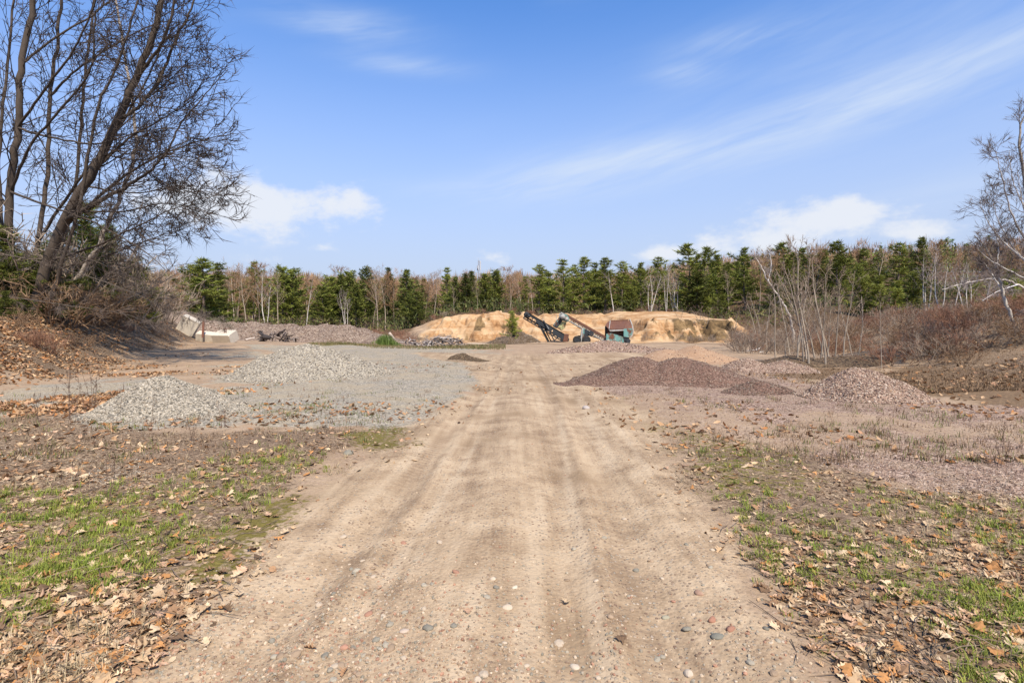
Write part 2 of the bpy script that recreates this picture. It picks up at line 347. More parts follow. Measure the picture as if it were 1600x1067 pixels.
def rrot(rng, n): return rotz(rng.uniform(0, 6.283, n)) @ rotx(np.arccos(rng.uniform(-1, 1, n))) @ rotz(rng.uniform(0, 6.283, n))
def nrm(v): v = np.asarray(v, float); return v / (np.linalg.norm(v, axis=-1, keepdims=True) + 1e-9)

# ------------------------------------------------------------------ materials
MAT = {}
def material(name, rough=0.9, spec=0.2):
    m = bpy.data.materials.new(name); m.use_nodes = True; T = NT(m.node_tree)
    out = T.n('ShaderNodeOutputMaterial'); b = T.n('ShaderNodeBsdfPrincipled', {'Roughness': rough, 'Specular IOR Level': spec})
    T.t.links.new(b.outputs[0], out.inputs[0]); MAT[name] = m
    return m, T, b
def colmat(name, base=(1, 1, 1), var=0.25, scale=6.0, rough=0.9, spec=0.2, attr=True, objcol=False, bump=0.0, bscale=20.0, rnd=0.0, transl=0.0, stretch=(1, 1, 1)):
    """colour = base x point colour (or object colour) x noise"""
    m, T, b = material(name, rough, spec)
    v = T.scalev(T.n('ShaderNodeTexCoord').outputs['Object'], stretch)
    c = base
    if attr: c = T.mix(1.0, (*base, 1), T.n('ShaderNodeAttribute', attribute_name='Col').outputs[0], 'MULTIPLY')
    if objcol: c = T.mix(1.0, c if attr else (*base, 1), T.n('ShaderNodeObjectInfo').outputs['Color'], 'MULTIPLY')
    f = T.m('ADD', 1.0 - var, T.m('MULTIPLY', T.noise(v, scale, 4), 2 * var))
    if rnd: f = T.m('MULTIPLY', f, T.m('ADD', 1 - rnd, T.m('MULTIPLY', T.n('ShaderNodeObjectInfo').outputs['Random'], 2 * rnd)))
    c = T.mix(1.0, c if not isinstance(c, tuple) else (*base, 1), T.comb(f, f, f), 'MULTIPLY')
    T.put(b.inputs['Base Color'], c)
    if transl:
        tr = T.n('ShaderNodeBsdfTranslucent', {'Color': c}); mx = T.n('ShaderNodeMixShader', {0: transl})
        T.t.links.new(b.outputs[0], mx.inputs[1]); T.t.links.new(tr.outputs[0], mx.inputs[2])
        T.t.links.new(mx.outputs[0], next(n for n in T.t.nodes if n.type == 'OUTPUT_MATERIAL').inputs[0])
    if bump:
        T.put(b.inputs['Normal'], T.n('ShaderNodeBump', {'Strength': bump, 'Distance': 0.02, 'Height': T.noise(v, bscale, 5)}).outputs[0])
    return m
colmat('bark', var=0.45, scale=11, bump=1.0, bscale=16, stretch=(1, 1, 0.22))
colmat('twig', var=0.2, scale=3)
colmat('needles', var=0.22, scale=0.9, rnd=0.3, rough=0.75, transl=0.18)
colmat('stone', var=0.18, scale=40, rough=0.85, bump=0.2, bscale=60)
colmat('stone_single', attr=False, objcol=True, var=0.22, scale=45, rough=0.8, bump=0.25, bscale=70)
colmat('leaf', var=0.25, scale=25, rough=0.7, transl=0.12)
colmat('leaf_single', attr=False, objcol=True, var=0.3, scale=9, rough=0.65, transl=0.12)
colmat('grass', var=0.15, scale=2, rough=0.6, transl=0.2)
colmat('paint_metal', var=0.35, scale=3.5, rough=0.6, spec=0.35, bump=0.15, bscale=9)
colmat('rubber', base=(0.03, 0.028, 0.026), var=0.35, scale=5)
colmat('concrete', var=0.22, scale=4, bump=0.4, bscale=16)
colmat('wood', var=0.3, scale=5, bump=0.4, bscale=12)
def birch_mat():
    m, T, b = material('birch_bark', 0.8)
    v = T.n('ShaderNodeTexCoord').outputs['Object']
    n1 = T.noise(T.scalev(v, (7, 7, 26)), 1.0, 3); n2 = T.noise(v, 3.0, 3)
    c = T.mix(T.sm(n1, 0.56, 0.66), (0.62, 0.58, 0.52), (0.10, 0.08, 0.07))
    c = T.mix(T.sm(n2, 0.45, 0.75), c, (0.30, 0.25, 0.21))
    c = T.mix(1.0, c, T.n('ShaderNodeAttribute', attribute_name='Col').outputs[0], 'MULTIPLY')
    T.put(b.inputs['Base Color'], c)
birch_mat()
def rust_mat(name, paint, amount):
    m, T, b = material(name, 0.75, 0.3)
    v = T.n('ShaderNodeTexCoord').outputs['Object']
    n = T.noise(v, 1.6, 6, 0.65); n2 = T.noise(T.scalev(v, (5, 5, 0.9)), 1.0, 4)
    rust = T.ramp(T.noise(v, 7, 4), [(0.25, (0.07, 0.03, 0.019)), (0.6, (0.15, 0.065, 0.036)), (0.85, (0.24, 0.125, 0.07))])
    pc = T.mix(T.sm(n2, 0.4, 0.8), paint, tuple(q * 0.62 for q in paint))
    T.put(b.inputs['Base Color'], T.mix(T.sm(T.m('ADD', n, T.m('MULTIPLY', n2, 0.25)), 0.78 - amount, 0.92 - amount), pc, rust))
    T.put(b.inputs['Normal'], T.n('ShaderNodeBump', {'Strength': 0.3, 'Distance': 0.02, 'Height': n}).outputs[0])
rust_mat('teal_paint', (0.13, 0.27, 0.245), 0.17)
rust_mat('dark_steel', (0.028, 0.032, 0.036), 0.04)
rust_mat('rusty_plate', (0.12, 0.055, 0.036), 0.22)
rust_mat('faded_yellow', (0.36, 0.36, 0.17), 0.2)
rust_mat('grey_steel', (0.34, 0.33, 0.30), 0.06)

def gravel_nodes(T, v, scale, stops):
    """one small stone per cell: random colour from stops, and a height for the bump"""
    vo = T.voro(v, scale)
    rnd = T.sepc(vo.outputs['Color'])[0]
    col = T.ramp(rnd, stops)
    return col, T.m('SUBTRACT', 1.0, vo.outputs['Distance'])
GREY = [(0.0, (0.088, 0.078, 0.061)), (0.2, (0.184, 0.163, 0.129)), (0.6, (0.306, 0.265, 0.201)), (0.85, (0.381, 0.333, 0.255)), (1.0, (0.449, 0.394, 0.306))]
PINK = [(0.0, (0.074, 0.048, 0.035)), (0.25, (0.174, 0.111, 0.081)), (0.6, (0.275, 0.183, 0.133)), (0.85, (0.37, 0.262, 0.193)), (1.0, (0.465, 0.356, 0.272))]
def gravel_mat(name, stops, scale, soil, amt=0.25):
    m, T, b = material(name, 0.9)
    v = T.n('ShaderNodeNewGeometry').outputs['Position']
    c, h = gravel_nodes(T, v, scale, stops)
    c = T.mix(T.m('MULTIPLY', T.sm(T.noise(v, 1.1, 4), 0.45, 0.75), amt), c, soil)
    T.put(b.inputs['Base Color'], c)
    T.put(b.inputs['Normal'], T.n('ShaderNodeBump', {'Strength': 0.9, 'Distance': 0.02, 'Height': h}).outputs[0])
def dark(st, k, tint=(1, 1, 1)): return [(p, tuple(q * k * t for q, t in zip(c, tint))) for p, c in st]
gravel_mat('grey_gravel', GREY, 36, (0.26, 0.22, 0.165))
gravel_mat('pink_gravel', dark(PINK, 1.0), 34, (0.25, 0.155, 0.11))
gravel_mat('dark_pink_gravel', dark(PINK, 0.56, (1.06, 0.93, 0.9)), 38, (0.14, 0.078, 0.053), 0.4)
gravel_mat('mulch', [(0, (0.03, 0.02, 0.012)), (0.6, (0.09, 0.06, 0.035)), (1, (0.17, 0.12, 0.07))], 18, (0.05, 0.035, 0.02))
gravel_mat('sand_heap', [(0, (0.24, 0.145, 0.085)), (0.5, (0.33, 0.205, 0.12)), (1, (0.38, 0.265, 0.17))], 30, (0.33, 0.20, 0.115), 0.8)
gravel_mat('berm_gravel', dark(PINK, 0.72, (0.97, 1.04, 1.05)), 12, (0.25, 0.19, 0.14), 0.5)

def ground_mat(name, bank):
    m, T, b = material(name, 0.95, 0.12)
    v = T.n('ShaderNodeNewGeometry').outputs['Position']
    za = T.sepc(T.n('ShaderNodeAttribute', attribute_name='za').outputs[0]); zb = T.sepc(T.n('ShaderNodeAttribute', attribute_name='zb').outputs[0])
    zc = T.sepc(T.n('ShaderNodeAttribute', attribute_name='zc').outputs[0]); zd = T.sepc(T.n('ShaderNodeAttribute', attribute_name='zd').outputs[0])
    nA = T.noise(v, 2.2, 6, 0.65); nB = T.noise(v, 14.0, 4, 0.6); nC = T.noise(v, 0.5, 4); nF = T.noise(v, 60.0, 3, 0.6)
    def crisp(mk, k=0.55, e=0.16, n=None):
        x = T.m('ADD', mk, T.m('MULTIPLY', T.m('SUBTRACT', n or T.m('ADD', T.m('MULTIPLY', nA, 0.6), T.m('MULTIPLY', nB, 0.4)), 0.5), k * 2))
        return T.sm(x, 0.5 - e, 0.5 + e)
    # bare soil, tan to grey-brown with fine grit
    soil = T.ramp(T.m('ADD', T.m('MULTIPLY', nA, 0.5), T.m('ADD', T.m('MULTIPLY', nC, 0.35), T.m('MULTIPLY', nF, 0.15))), [(0.30, (0.21, 0.14, 0.085)), (0.5, (0.31, 0.218, 0.135)), (0.68, (0.40, 0.295, 0.19))])
    grit, gh = gravel_nodes(T, v, 38, PINK)
    soil = T.mix(T.m('MULTIPLY', T.sm(nB, 0.42, 0.62), 0.35), soil, grit)
    grey, hg = gravel_nodes(T, v, 34, GREY); pink, hp = gravel_nodes(T, v, 30, PINK)
    grey = T.mix(T.m('MULTIPLY', T.sm(T.m('ADD', T.m('MULTIPLY', nA, 0.5), T.m('MULTIPLY', nC, 0.5)), 0.42, 0.6), 0.75), grey, (0.33, 0.265, 0.175))
    pink = T.mix(T.m('MULTIPLY', T.sm(nA, 0.42, 0.66), 0.7), pink, (0.31, 0.225, 0.15))
    # leaf litter: flat scraps of brown
    lv = T.voro(T.scalev(T.n('ShaderNodeVectorMath', {0: v, 1: T.scalev(T.noise(v, 14, 2, out=1), (0.12, 0.12, 0.0))}, operation='ADD').outputs[0], (1, 1, 0.2)), 62)
    lr = T.sepc(lv.outputs['Color'])[0]
    litter = T.ramp(lr, [(0.0, (0.07, 0.046, 0.028)), (0.25, (0.125, 0.083, 0.05)), (0.5, (0.19, 0.127, 0.077)), (0.72, (0.265, 0.18, 0.108)), (0.9, (0.35, 0.25, 0.155)), (1.0, (0.45, 0.34, 0.22))])
    litter = T.mix(T.sm(nC, 0.4, 0.7), litter, T.mix(0.5, litter, (0.14, 0.095, 0.065)))
    moss = T.ramp(T.m('ADD', T.m('MULTIPLY', nB, 0.6), T.m('MULTIPLY', nF, 0.4)), [(0.3, (0.065, 0.05, 0.017)), (0.5, (0.125, 0.10, 0.026)), (0.7, (0.21, 0.17, 0.045))])
    dryg = T.ramp(T.m('ADD', T.m('MULTIPLY', nB, 0.7), T.m('MULTIPLY', nF, 0.3)), [(0.32, (0.075, 0.047, 0.027)), (0.5, (0.155, 0.10, 0.056)), (0.68, (0.245, 0.165, 0.09))])
    # the track: streaks along it, damp and dry, grit where it is washed out
    st = T.noise(T.scalev(v, (2.6, 0.22, 1)), 1.0, 5, 0.62); st2 = T.noise(T.scalev(v, (13, 0.5, 1)), 1.0, 4, 0.6)
    rr = T.m('ADD', T.m('MULTIPLY', st, 0.26), T.m('ADD', T.m('MULTIPLY', st2, 0.16), T.m('ADD', T.m('MULTIPLY', nA, 0.40), T.m('MULTIPLY', nF, 0.20))))
    road = T.ramp(rr, [(0.38, (0.155, 0.10, 0.06)), (0.46, (0.275, 0.192, 0.116)), (0.54, (0.39, 0.285, 0.178)), (0.65, (0.48, 0.372, 0.245))])
    pv = T.voro(v, 42); prnd = T.sepc(pv.outputs['Color'])
    peb = T.ramp(prnd[1], [(0, (0.17, 0.10, 0.065)), (0.4, (0.26, 0.185, 0.125)), (0.7, (0.28, 0.24, 0.18)), (1, (0.45, 0.35, 0.25))])
    isp = T.m('MULTIPLY', T.m('MULTIPLY', T.sm(prnd[0], 0.62, 0.66), T.sm(pv.outputs['Distance'], 0.42, 0.34)), T.sm(T.m('ADD', nC, T.m('MULTIPLY', st, 0.7)), 0.98, 0.80))
    road = T.mix(T.m('MULTIPLY', T.sm(T.m('ADD', nC, T.m('MULTIPLY', nA, 0.4)), 0.70, 0.86), 0.55), road, (0.165, 0.105, 0.055))
    px_, py_, pz_ = T.sep(v)[0:3]
    lug = T.sm(T.m('SINE', T.m('ADD', T.m('MULTIPLY', py_, 62.0), T.m('MULTIPLY', px_, 16.0))), -0.4, 0.4)
    trd = T.m('MULTIPLY', zd[2], T.m('ADD', 0.28, T.m('MULTIPLY', lug, 0.30)))
    road = T.mix(trd, road, (0.195, 0.132, 0.08))
    road = T.mix(T.m('MULTIPLY', T.sm(T.m('ADD', zd[1], T.m('ADD', T.m('MULTIPLY', T.m('SUBTRACT', nA, 0.5), 1.6), T.m('MULTIPLY', T.m('SUBTRACT', nB, 0.5), 0.9))), 0.2, 1.1), 0.5), road, (0.46, 0.355, 0.235))
    road = T.mix(isp, road, peb)
    # sand of the pit: ochre layers, paler dry runs
    sx, sy, sz = T.sep(v)[0:3]
    lay = T.noise(T.comb(T.m('MULTIPLY', sx, 0.12), T.m('MULTIPLY', sy, 0.12), T.m('MULTIPLY', sz, 2.6)), 1.0, 5, 0.6, dist=0.4)
    sn = T.noise(T.scalev(v, (0.35, 0.35, 0.8)), 1.0, 6, 0.65)
    sand = T.ramp(T.m('ADD', T.m('MULTIPLY', lay, 0.3), T.m('ADD', T.m('MULTIPLY', sn, 0.5), T.m('MULTIPLY', nA, 0.2))), [(0.36, (0.19, 0.095, 0.038)), (0.45, (0.33, 0.185, 0.085)), (0.53, (0.43, 0.285, 0.155)), (0.64, (0.47, 0.355, 0.225))])
    sdark = T.ramp(T.m('ADD', T.m('MULTIPLY', sn, 0.55), T.m('MULTIPLY', nA, 0.45)), [(0.38, (0.055, 0.038, 0.02)), (0.5, (0.14, 0.09, 0.042)), (0.62, (0.26, 0.17, 0.08)), (0.7, (0.44, 0.27, 0.12))])
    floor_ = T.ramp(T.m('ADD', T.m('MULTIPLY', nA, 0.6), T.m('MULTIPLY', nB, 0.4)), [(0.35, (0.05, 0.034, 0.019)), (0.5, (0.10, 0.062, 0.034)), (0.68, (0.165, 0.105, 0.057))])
    c = soil
    if not bank:
        c = T.mix(crisp(zc[1]), c, dryg)
        c = T.mix(crisp(za[2]), c, pink)
        c = T.mix(crisp(za[1]), c, grey)
        c = T.mix(crisp(za[0], 0.25, 0.3), c, road)
        c = T.mix(crisp(zb[0], 0.6, 0.12), c, litter)
        c = T.mix(crisp(zb[1], 0.6, 0.12, nB), c, moss)
    else:
        c = T.mix(crisp(zb[0], 0.6, 0.12), c, litter)
        c = T.mix(crisp(zb[2], 0.3, 0.2), c, sand)
        c = T.mix(crisp(zc[2], 0.45, 0.2), c, sdark)
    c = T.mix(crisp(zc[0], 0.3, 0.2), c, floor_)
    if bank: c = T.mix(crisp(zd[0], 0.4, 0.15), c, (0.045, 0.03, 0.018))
    T.put(b.inputs['Base Color'], c)
    stony = T.m('MAXIMUM', za[1], T.m('MAXIMUM', za[2], 0.25))
    h = T.m('ADD', T.m('MULTIPLY', hg, T.m('MULTIPLY', stony, 0.7)), T.m('ADD', T.m('MULTIPLY', nB, 0.6), T.m('ADD', T.m('MULTIPLY', isp, 0.35), T.m('MULTIPLY', T.m('MULTIPLY', lr, zb[0]), 0.5))))
    T.put(b.inputs['Normal'], T.n('ShaderNodeBump', {'Strength': 0.8, 'Distance': 0.03, 'Height': h}).outputs[0])
    return m
ground_mat('ground', False); ground_mat('bank', True)

# ------------------------------------------------------------------ ground sheet
def axis(lo, hi, s0, k, start):
    """coordinates from start outward both ways, spacing s0 + k*distance"""
    def run(L):
        o = [0.0]
        while o[-1] < L: o.append(o[-1] + s0 + k * o[-1])
        return np.array(o)
    return np.unique(np.concatenate([start - run(start - lo)[1:], start + run(hi - start)]).round(5))
def sheet(name, xs, ys, hfun, matname, extra=None):
    X, Y = np.meshgrid(xs, ys); x, y = X.ravel(), Y.ravel(); nx, ny = len(xs), len(ys)
    z = hfun(x, y)
    mb = MB(); i = np.arange(ny - 1)[:, None] * nx + np.arange(nx - 1)[None, :]; i = i.ravel()
    mb.add(np.stack([x, y, z], 1), q=np.stack([i, i + 1, i + nx + 1, i + nx], 1))
    o = mb.build(name, MAT[matname], smooth=True)
    Zs = zones(x, y)
    for nm, keys in (('za', ('road', 'grey', 'pink')), ('zb', ('leaf', 'moss', 'sand')), ('zc', ('forest', 'dry', 'sdark')), ('zd', ('crest', 'light', 'tread'))):
        a = o.data.attributes.new(nm, 'FLOAT_COLOR', 'POINT')
        arr = np.ones((len(x), 4), np.float32)
        for j, k in enumerate(keys): arr[:, j] = Zs[k] if k else 0
        a.data.foreach_set('color', arr.ravel())
    return o
def H_ground(x, y):
    inside = ss(0.4, 2.2, np.minimum.reduce([x - BX0, BX1 - x, y - BY0, BY1 - y]))
    return H(x, y) - 1.6 * inside
gx = axis(-620, 620, 0.035, 0.0150, 0.0)
gy = np.concatenate([np.linspace(-30, 1.2, 14)[:-1], axis(1.2, 760, 0.035, 0.0150, 1.2)])
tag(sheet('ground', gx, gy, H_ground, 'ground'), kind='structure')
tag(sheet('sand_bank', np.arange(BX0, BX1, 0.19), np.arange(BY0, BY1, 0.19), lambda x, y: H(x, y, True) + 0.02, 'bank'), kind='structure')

# ------------------------------------------------------------------ plants: builders
UP = np.array((0, 0, 1.0))
def perp(d, R):
    v = np.array([R.gauss(0, 1), R.gauss(0, 1), R.gauss(0, 1)]); v -= d * v.dot(d); return nrm(v)
def limb(mb, pts, r0, r1, sides, col, pw=0.8):
    k = len(pts); t = np.linspace(0, 1, k); mb.tube(pts, r0 + (r1 - r0) * t ** pw, sides, col)
def spline(pts, n):
    p = np.asarray(pts, float); k = len(p)
    if k < 3: return p[0] + (p[-1] - p[0]) * np.linspace(0, 1, n)[:, None]
    t = np.linspace(0, k - 1, n); P_ = np.vstack([2 * p[0] - p[1], p, 2 * p[-1] - p[-2]]); o = []
    for q in t:
        i = min(int(q), k - 2); f = q - i; a, b, c, d = P_[i:i + 4]
        o.append(0.5 * (2 * b + (c - a) * f + (2 * a - 5 * b + 4 * c - d) * f * f + (3 * b - a - 3 * c + d) * f ** 3))
    return np.array(o)
def grow(mb, p, d, L, r, lv, R, prm, tips=None):
    """a branch and its children; prm: wob, trop, kids (per level), ang, ratio, cols, sides, rmin"""
    n = prm['seg'][min(lv, len(prm['seg']) - 1)]; pts = [np.asarray(p, float)]; dv = nrm(d)
    for i in range(n):
        dv = nrm(dv + prm['wob'] * np.array([R.gauss(0, 1), R.gauss(0, 1), R.gauss(0, 1)]) + UP * prm['trop'] / n)
        pts.append(pts[-1] + dv * L / n)
    pts = np.array(pts); limb(mb, pts, r, max(prm['rmin'], r * 0.25), prm['sides'][min(lv, 3)], prm['cols'][min(lv, len(prm['cols']) - 1)])
    if tips is not None: tips.append((pts, lv))
    if lv + 1 < len(prm['kids']) + 1 and lv < len(prm['kids']):
        offshoots(mb, pts, L, r, lv, R, prm, prm['kids'][lv], tips)
def offshoots(mb, pts, L, r, lv, R, prm, count, tips=None, t0=0.25, bias=None):
    n = len(pts) - 1
    for k in range(int(count * R.uniform(0.75, 1.25) + 0.5)):
        t = t0 + (1 - t0) * (k + R.random()) / max(count, 1); t = min(t, 0.995)
        i = min(int(t * n), n - 1); f = t * n - i; p = pts[i] * (1 - f) + pts[i + 1] * f
        ax = nrm(pts[i + 1] - pts[i]); a = math.radians(R.uniform(*prm['ang']))
        pv = perp(ax, R)
        if bias is not None: pv = nrm(pv + bias - ax * ax.dot(bias))
        grow(mb, p, ax * math.cos(a) + pv * math.sin(a), L * R.uniform(*prm['ratio']) * (1.15 - 0.55 * t), max(prm['rmin'], r * (1 - 0.7 * t) * prm.get('rr', 0.5)), lv + 1, R, prm, tips)
def shards(mb, o, d, L, w, col):
    """thin triangles from o along d (needles, twig ends)"""
    o = np.asarray(o, float); d = nrm(d); rg = np.random.default_rng(len(o)); n = len(o)
    s_ = nrm(np.cross(d, rg.normal(size=(n, 3)))) * np.asarray(w).reshape(-1, 1) * 0.5
    v = np.stack([o - s_, o + s_, o + d * np.asarray(L).reshape(-1, 1)], 1).reshape(-1, 3)
    mb.add(v, t=np.arange(3 * n).reshape(-1, 3), col=np.repeat(col, 3, 0))
def conifer(seed, h, wmax, base, whorl, shard, m, green, prof='pine', drop=0.15, br=5, bend=0.0):
    """returns trunk mesh and crown mesh"""
    R = random.Random(seed); rg = np.random.default_rng(seed)
    tb, cb = MB(), MB(); nb = 9
    tp = np.stack([np.cumsum(rg.normal(0, 0.05, nb)) + bend * np.linspace(0, 1, nb) ** 2, np.cumsum(rg.normal(0, 0.05, nb)), np.linspace(-0.2, h * 0.985, nb)], 1)
    limb(tb, tp, 0.016 * h, 0.02, 7, (0.16, 0.12, 0.095), 1.0)
    O, D, L_, C = [], [], [], []
    z = base * h
    while z < h * 0.985:
        t = (z - base * h) / (h * (1 - base)); px_ = np.interp(z, tp[:, 2], tp[:, 0]); py_ = np.interp(z, tp[:, 2], tp[:, 1])
        if prof == 'pine': pr = (1 - t) ** (0.5 + 0.12 * (seed % 3)) * (0.62 + 0.38 * min(1, t * 5)) * (0.75 + 0.35 * math.sin(z * 2.6 + seed))
        elif prof == 'cedar': pr = (1 - t) ** 0.75 * (0.7 + 0.3 * min(1, t * 6))
        else: pr = (1 - t) ** 0.45 * (0.5 + 0.5 * min(1, t * 3))
        a0 = R.uniform(0, 6.28)
        for b in range(br):
            if R.random() < drop: continue
            a = a0 + b * 6.283 / br + R.uniform(-.35, .35); L = max(0.25, wmax * pr * R.uniform(0.42, 1.25) * (1 + 0.25 * math.sin(a * 2 + seed)))
            up = {'pine': 0.05 + 0.65 * t, 'cedar': 0.25 + 0.6 * t, 'bush': 0.3 + 0.5 * t}[prof] + R.uniform(-.15, .15)
            d = nrm(np.array((math.cos(a), math.sin(a), up))); p0 = np.array((px_, py_, z))
            mid = p0 + d * L * 0.55 - UP * 0.04 * L; end = p0 + d * L + UP * 0.08 * L
            limb(cb, np.array([p0, mid, end]), 0.012 + 0.012 * L, 0.006, 3, (0.13, 0.10, 0.08))
            nt = max(2, int(L / (shard[0] * 0.62)) + 1)
            for k in range(nt):
                f = 0.22 + 0.78 * (k + R.random()) / nt; c = (p0 * (1 - f) ** 2 + 2 * f * (1 - f) * mid + f * f * end)
                O.append(c + rg.normal(0, shard[0] * 0.22, (m, 3)) * (1, 1, 0.55)); dd = rg.normal(0, 0.75, (m, 3)) + d * 0.7; dd[:, 2] = dd[:, 2] * 0.6 + 0.28; D.append(dd)
                L_.append(shard[0] * rg.uniform(0.6, 1.3, m)); g = np.asarray(green) * R.uniform(0.72, 1.3); C.append(np.clip(g[None] * rg.uniform(0.8, 1.25, (m, 1)) * np.stack([rg.uniform(.9, 1.15, m), np.ones(m), rg.uniform(.8, 1.1, m)], 1), 0, 1))
        z += whorl * R.uniform(0.75, 1.25)
    O = np.concatenate(O); shards(cb, O, np.concatenate(D), np.concatenate(L_), np.full(len(O), shard[1]), np.concatenate(C))
    return tb.mesh('trunk', MAT['bark']), cb.mesh('crown', MAT['needles'])
def bare_tree(seed, h, col, twigcol, stems=1, spread=0.06, kids=(13, 6), first=0.35, tw=3, twl=0.55, tww=0.022, r=0.011, mat='bark', ang=(25, 60), ratio=(0.22, 0.40)):
    R = random.Random(seed); rg = np.random.default_rng(seed); tb, cb = MB(), MB(); tips = []
    prm = dict(wob=0.10, trop=0.35, kids=kids, ang=ang, ratio=ratio, cols=[col, twigcol, twigcol], sides=[6, 4, 3, 3], rmin=0.008, seg=[7, 4, 3], rr=0.42)
    for s_ in range(stems):
        a = R.uniform(0, 6.28); lean = spread * R.uniform(0.4, 1.6) * (1 if stems == 1 else 2.2); hh = h * R.uniform(0.82, 1.0) if s_ else h
        pts = [np.array((0.12 * math.cos(a) * (stems > 1), 0.12 * math.sin(a) * (stems > 1), -0.15))]; d = nrm(np.array((math.cos(a) * lean, math.sin(a) * lean, 1.0)))
        for i in range(8):
            d = nrm(d + 0.055 * np.array((R.gauss(0, 1), R.gauss(0, 1), 0)) + UP * 0.03); pts.append(pts[-1] + d * (hh + .15) / 8)
        pts = np.array(pts); limb(tb, pts, r * hh + 0.02, 0.012, 6, np.asarray(col), 0.9)
        offshoots(cb, pts, hh, r * hh, 0, R, dict(prm, kids=(0,) + tuple(kids[1:]), rr=0.5), kids[0], tips, t0=first)
    O, D = [], []
    for pts, lv in tips:
        k = max(1, int(tw * (1.6 if lv >= 2 else 1)))
        f = rg.uniform(0.3, 1, k) * (len(pts) - 1.001); i = f.astype(int); fr = (f - i)[:, None]
        O.append(pts[i] * (1 - fr) + pts[i + 1] * fr); D.append(nrm(pts[-1] - pts[0])[None] * 0.8 + rg.normal(0, 0.5, (k, 3)) + UP * 0.2)
    if O:
        O = np.concatenate(O); n = len(O)
        shards(cb, O, np.concatenate(D), twl * rg.uniform(.5, 1.3, n), np.full(n, tww), np.clip(np.asarray(twigcol)[None] * rg.uniform(0.7, 1.35, (n, 1)), 0, 1))
    return tb.mesh('trunk', MAT[mat]), cb.mesh('crown', MAT['twig'])
def bush(seed, h, w, stems, col, kids=(4, 2), twig=1, r=0.018, droop=0.0):
    R = random.Random(seed); rg = np.random.default_rng(seed); mb = MB(); tips = []
    prm = dict(wob=0.16, trop=0.25 - droop, kids=kids, ang=(20, 55), ratio=(0.35, 0.65), cols=[col, np.asarray(col) * 1.15, np.asarray(col) * 1.2], sides=[4, 3, 3, 3], rmin=0.006, seg=[4, 3, 2], rr=0.6)
    for s_ in range(stems):
        a = R.uniform(0, 6.28); q = R.random() ** 0.6 * w * 0.35; o = np.array((math.cos(a) * q, math.sin(a) * q, -0.05)); b = R.uniform(-.6, .6) + a
        grow(mb, o, np.array((math.cos(b) * R.uniform(.1, .9), math.sin(b) * R.uniform(.1, .9), R.uniform(0.5, 1.2))), h * R.uniform(0.5, 1.05), r * R.uniform(.6, 1.2), 0, R, prm, tips)
    O, D = [], []
    for pts, lv in tips:
        k = twig + lv; f = rg.uniform(0.2, 1, k) * (len(pts) - 1.001); i = f.astype(int); fr = (f - i)[:, None]
        O.append(pts[i] * (1 - fr) + pts[i + 1] * fr); D.append(nrm(pts[-1] - pts[0])[None] * .6 + rg.normal(0, .6, (k, 3)) + UP * .25)
    O = np.concatenate(O); n = len(O)
    shards(mb, O, np.concatenate(D), h * 0.16 * rg.uniform(.5, 1.4, n), np.full(n, 0.014), np.clip(np.asarray(col)[None] * rg.uniform(.7, 1.6, (n, 1)), 0, 1))
    return mb.mesh('branches', MAT['twig'])

# ------------------------------------------------------------------ prototypes (meshes only; every tree links its own objects)
GP_, GC_, GY_ = (0.155, 0.175, 0.036), (0.115, 0.132, 0.032), (0.19, 0.21, 0.042)
PROTO = {'pine': [conifer(11 + i, 12, (3.6, 4.3, 3.3, 4.6)[i], 0.08 + 0.05 * i, 0.60, (0.60, 0.12), 12, GP_, 'pine', 0.2) for i in range(4)],
         'cedar': [conifer(31 + i, 11, (2.5, 2.8, 2.6, 2.9)[i], 0.02 + .03 * i, 0.36, (0.5, 0.13), 7, (GC_, GP_, GC_, (0.10, 0.115, 0.026))[i], ('cedar', 'bush', 'cedar', 'bush')[i], 0.16) for i in range(4)],
         'youngpine': [conifer(41 + i, 6, 1.9, 0.03, 0.30, (0.36, 0.075), 9, GY_, 'pine', 0.08, br=6) for i in range(2)],
         'brown': [bare_tree(51 + i, 11, (0.22, 0.17, 0.125), (0.26, 0.155, 0.085), 1, kids=(20, 6), first=0.3, tw=6, twl=0.75, tww=0.034, ang=(25, 55)) for i in range(4)],
         'grey': [bare_tree(61 + i, 11, (0.36, 0.29, 0.215), (0.27, 0.20, 0.14), 1 + (i == 2), kids=(15, 5), first=0.4, tw=4, twl=0.6, tww=0.026) for i in range(3)],
         'birch': [bare_tree(71 + i, 11, (1.0, 0.97, 0.93), (0.30, 0.24, 0.21), 1 + (i > 0) + (i > 1), spread=0.10, kids=(12, 4), first=0.45, tw=3, twl=0.5, tww=0.022, r=0.0125, mat='birch_bark') for i in range(3)],
         'nearpine': [conifer(81 + i, 6, 1.9, 0.02, 0.22, (0.26, 0.038), 16, (0.135, 0.155, 0.034), 'pine', 0.06, br=6) for i in range(2)],
         'sapling': [bare_tree(91 + i, 5, (0.31, 0.255, 0.195), (0.24, 0.18, 0.13), (1, 2, 1)[i], spread=0.055, kids=(13, 4), first=0.22, tw=3, twl=0.26, tww=0.008, r=0.0045, ang=(20, 45), ratio=(0.18, 0.36)) for i in range(3)]}
ORD = ['first', 'second', 'third', 'fourth', 'fifth', 'sixth', 'seventh', 'eighth', 'ninth', 'tenth', 'eleventh', 'twelfth', 'thirteenth', 'fourteenth', 'fifteenth', 'sixteenth', 'seventeenth', 'eighteenth', 'nineteenth', 'twentieth',
       'twenty-first', 'twenty-second', 'twenty-third', 'twenty-fourth', 'twenty-fifth', 'twenty-sixth', 'twenty-seventh', 'twenty-eighth', 'twenty-ninth', 'thirtieth', 'thirty-first', 'thirty-second', 'thirty-third', 'thirty-fourth', 'thirty-fifth']
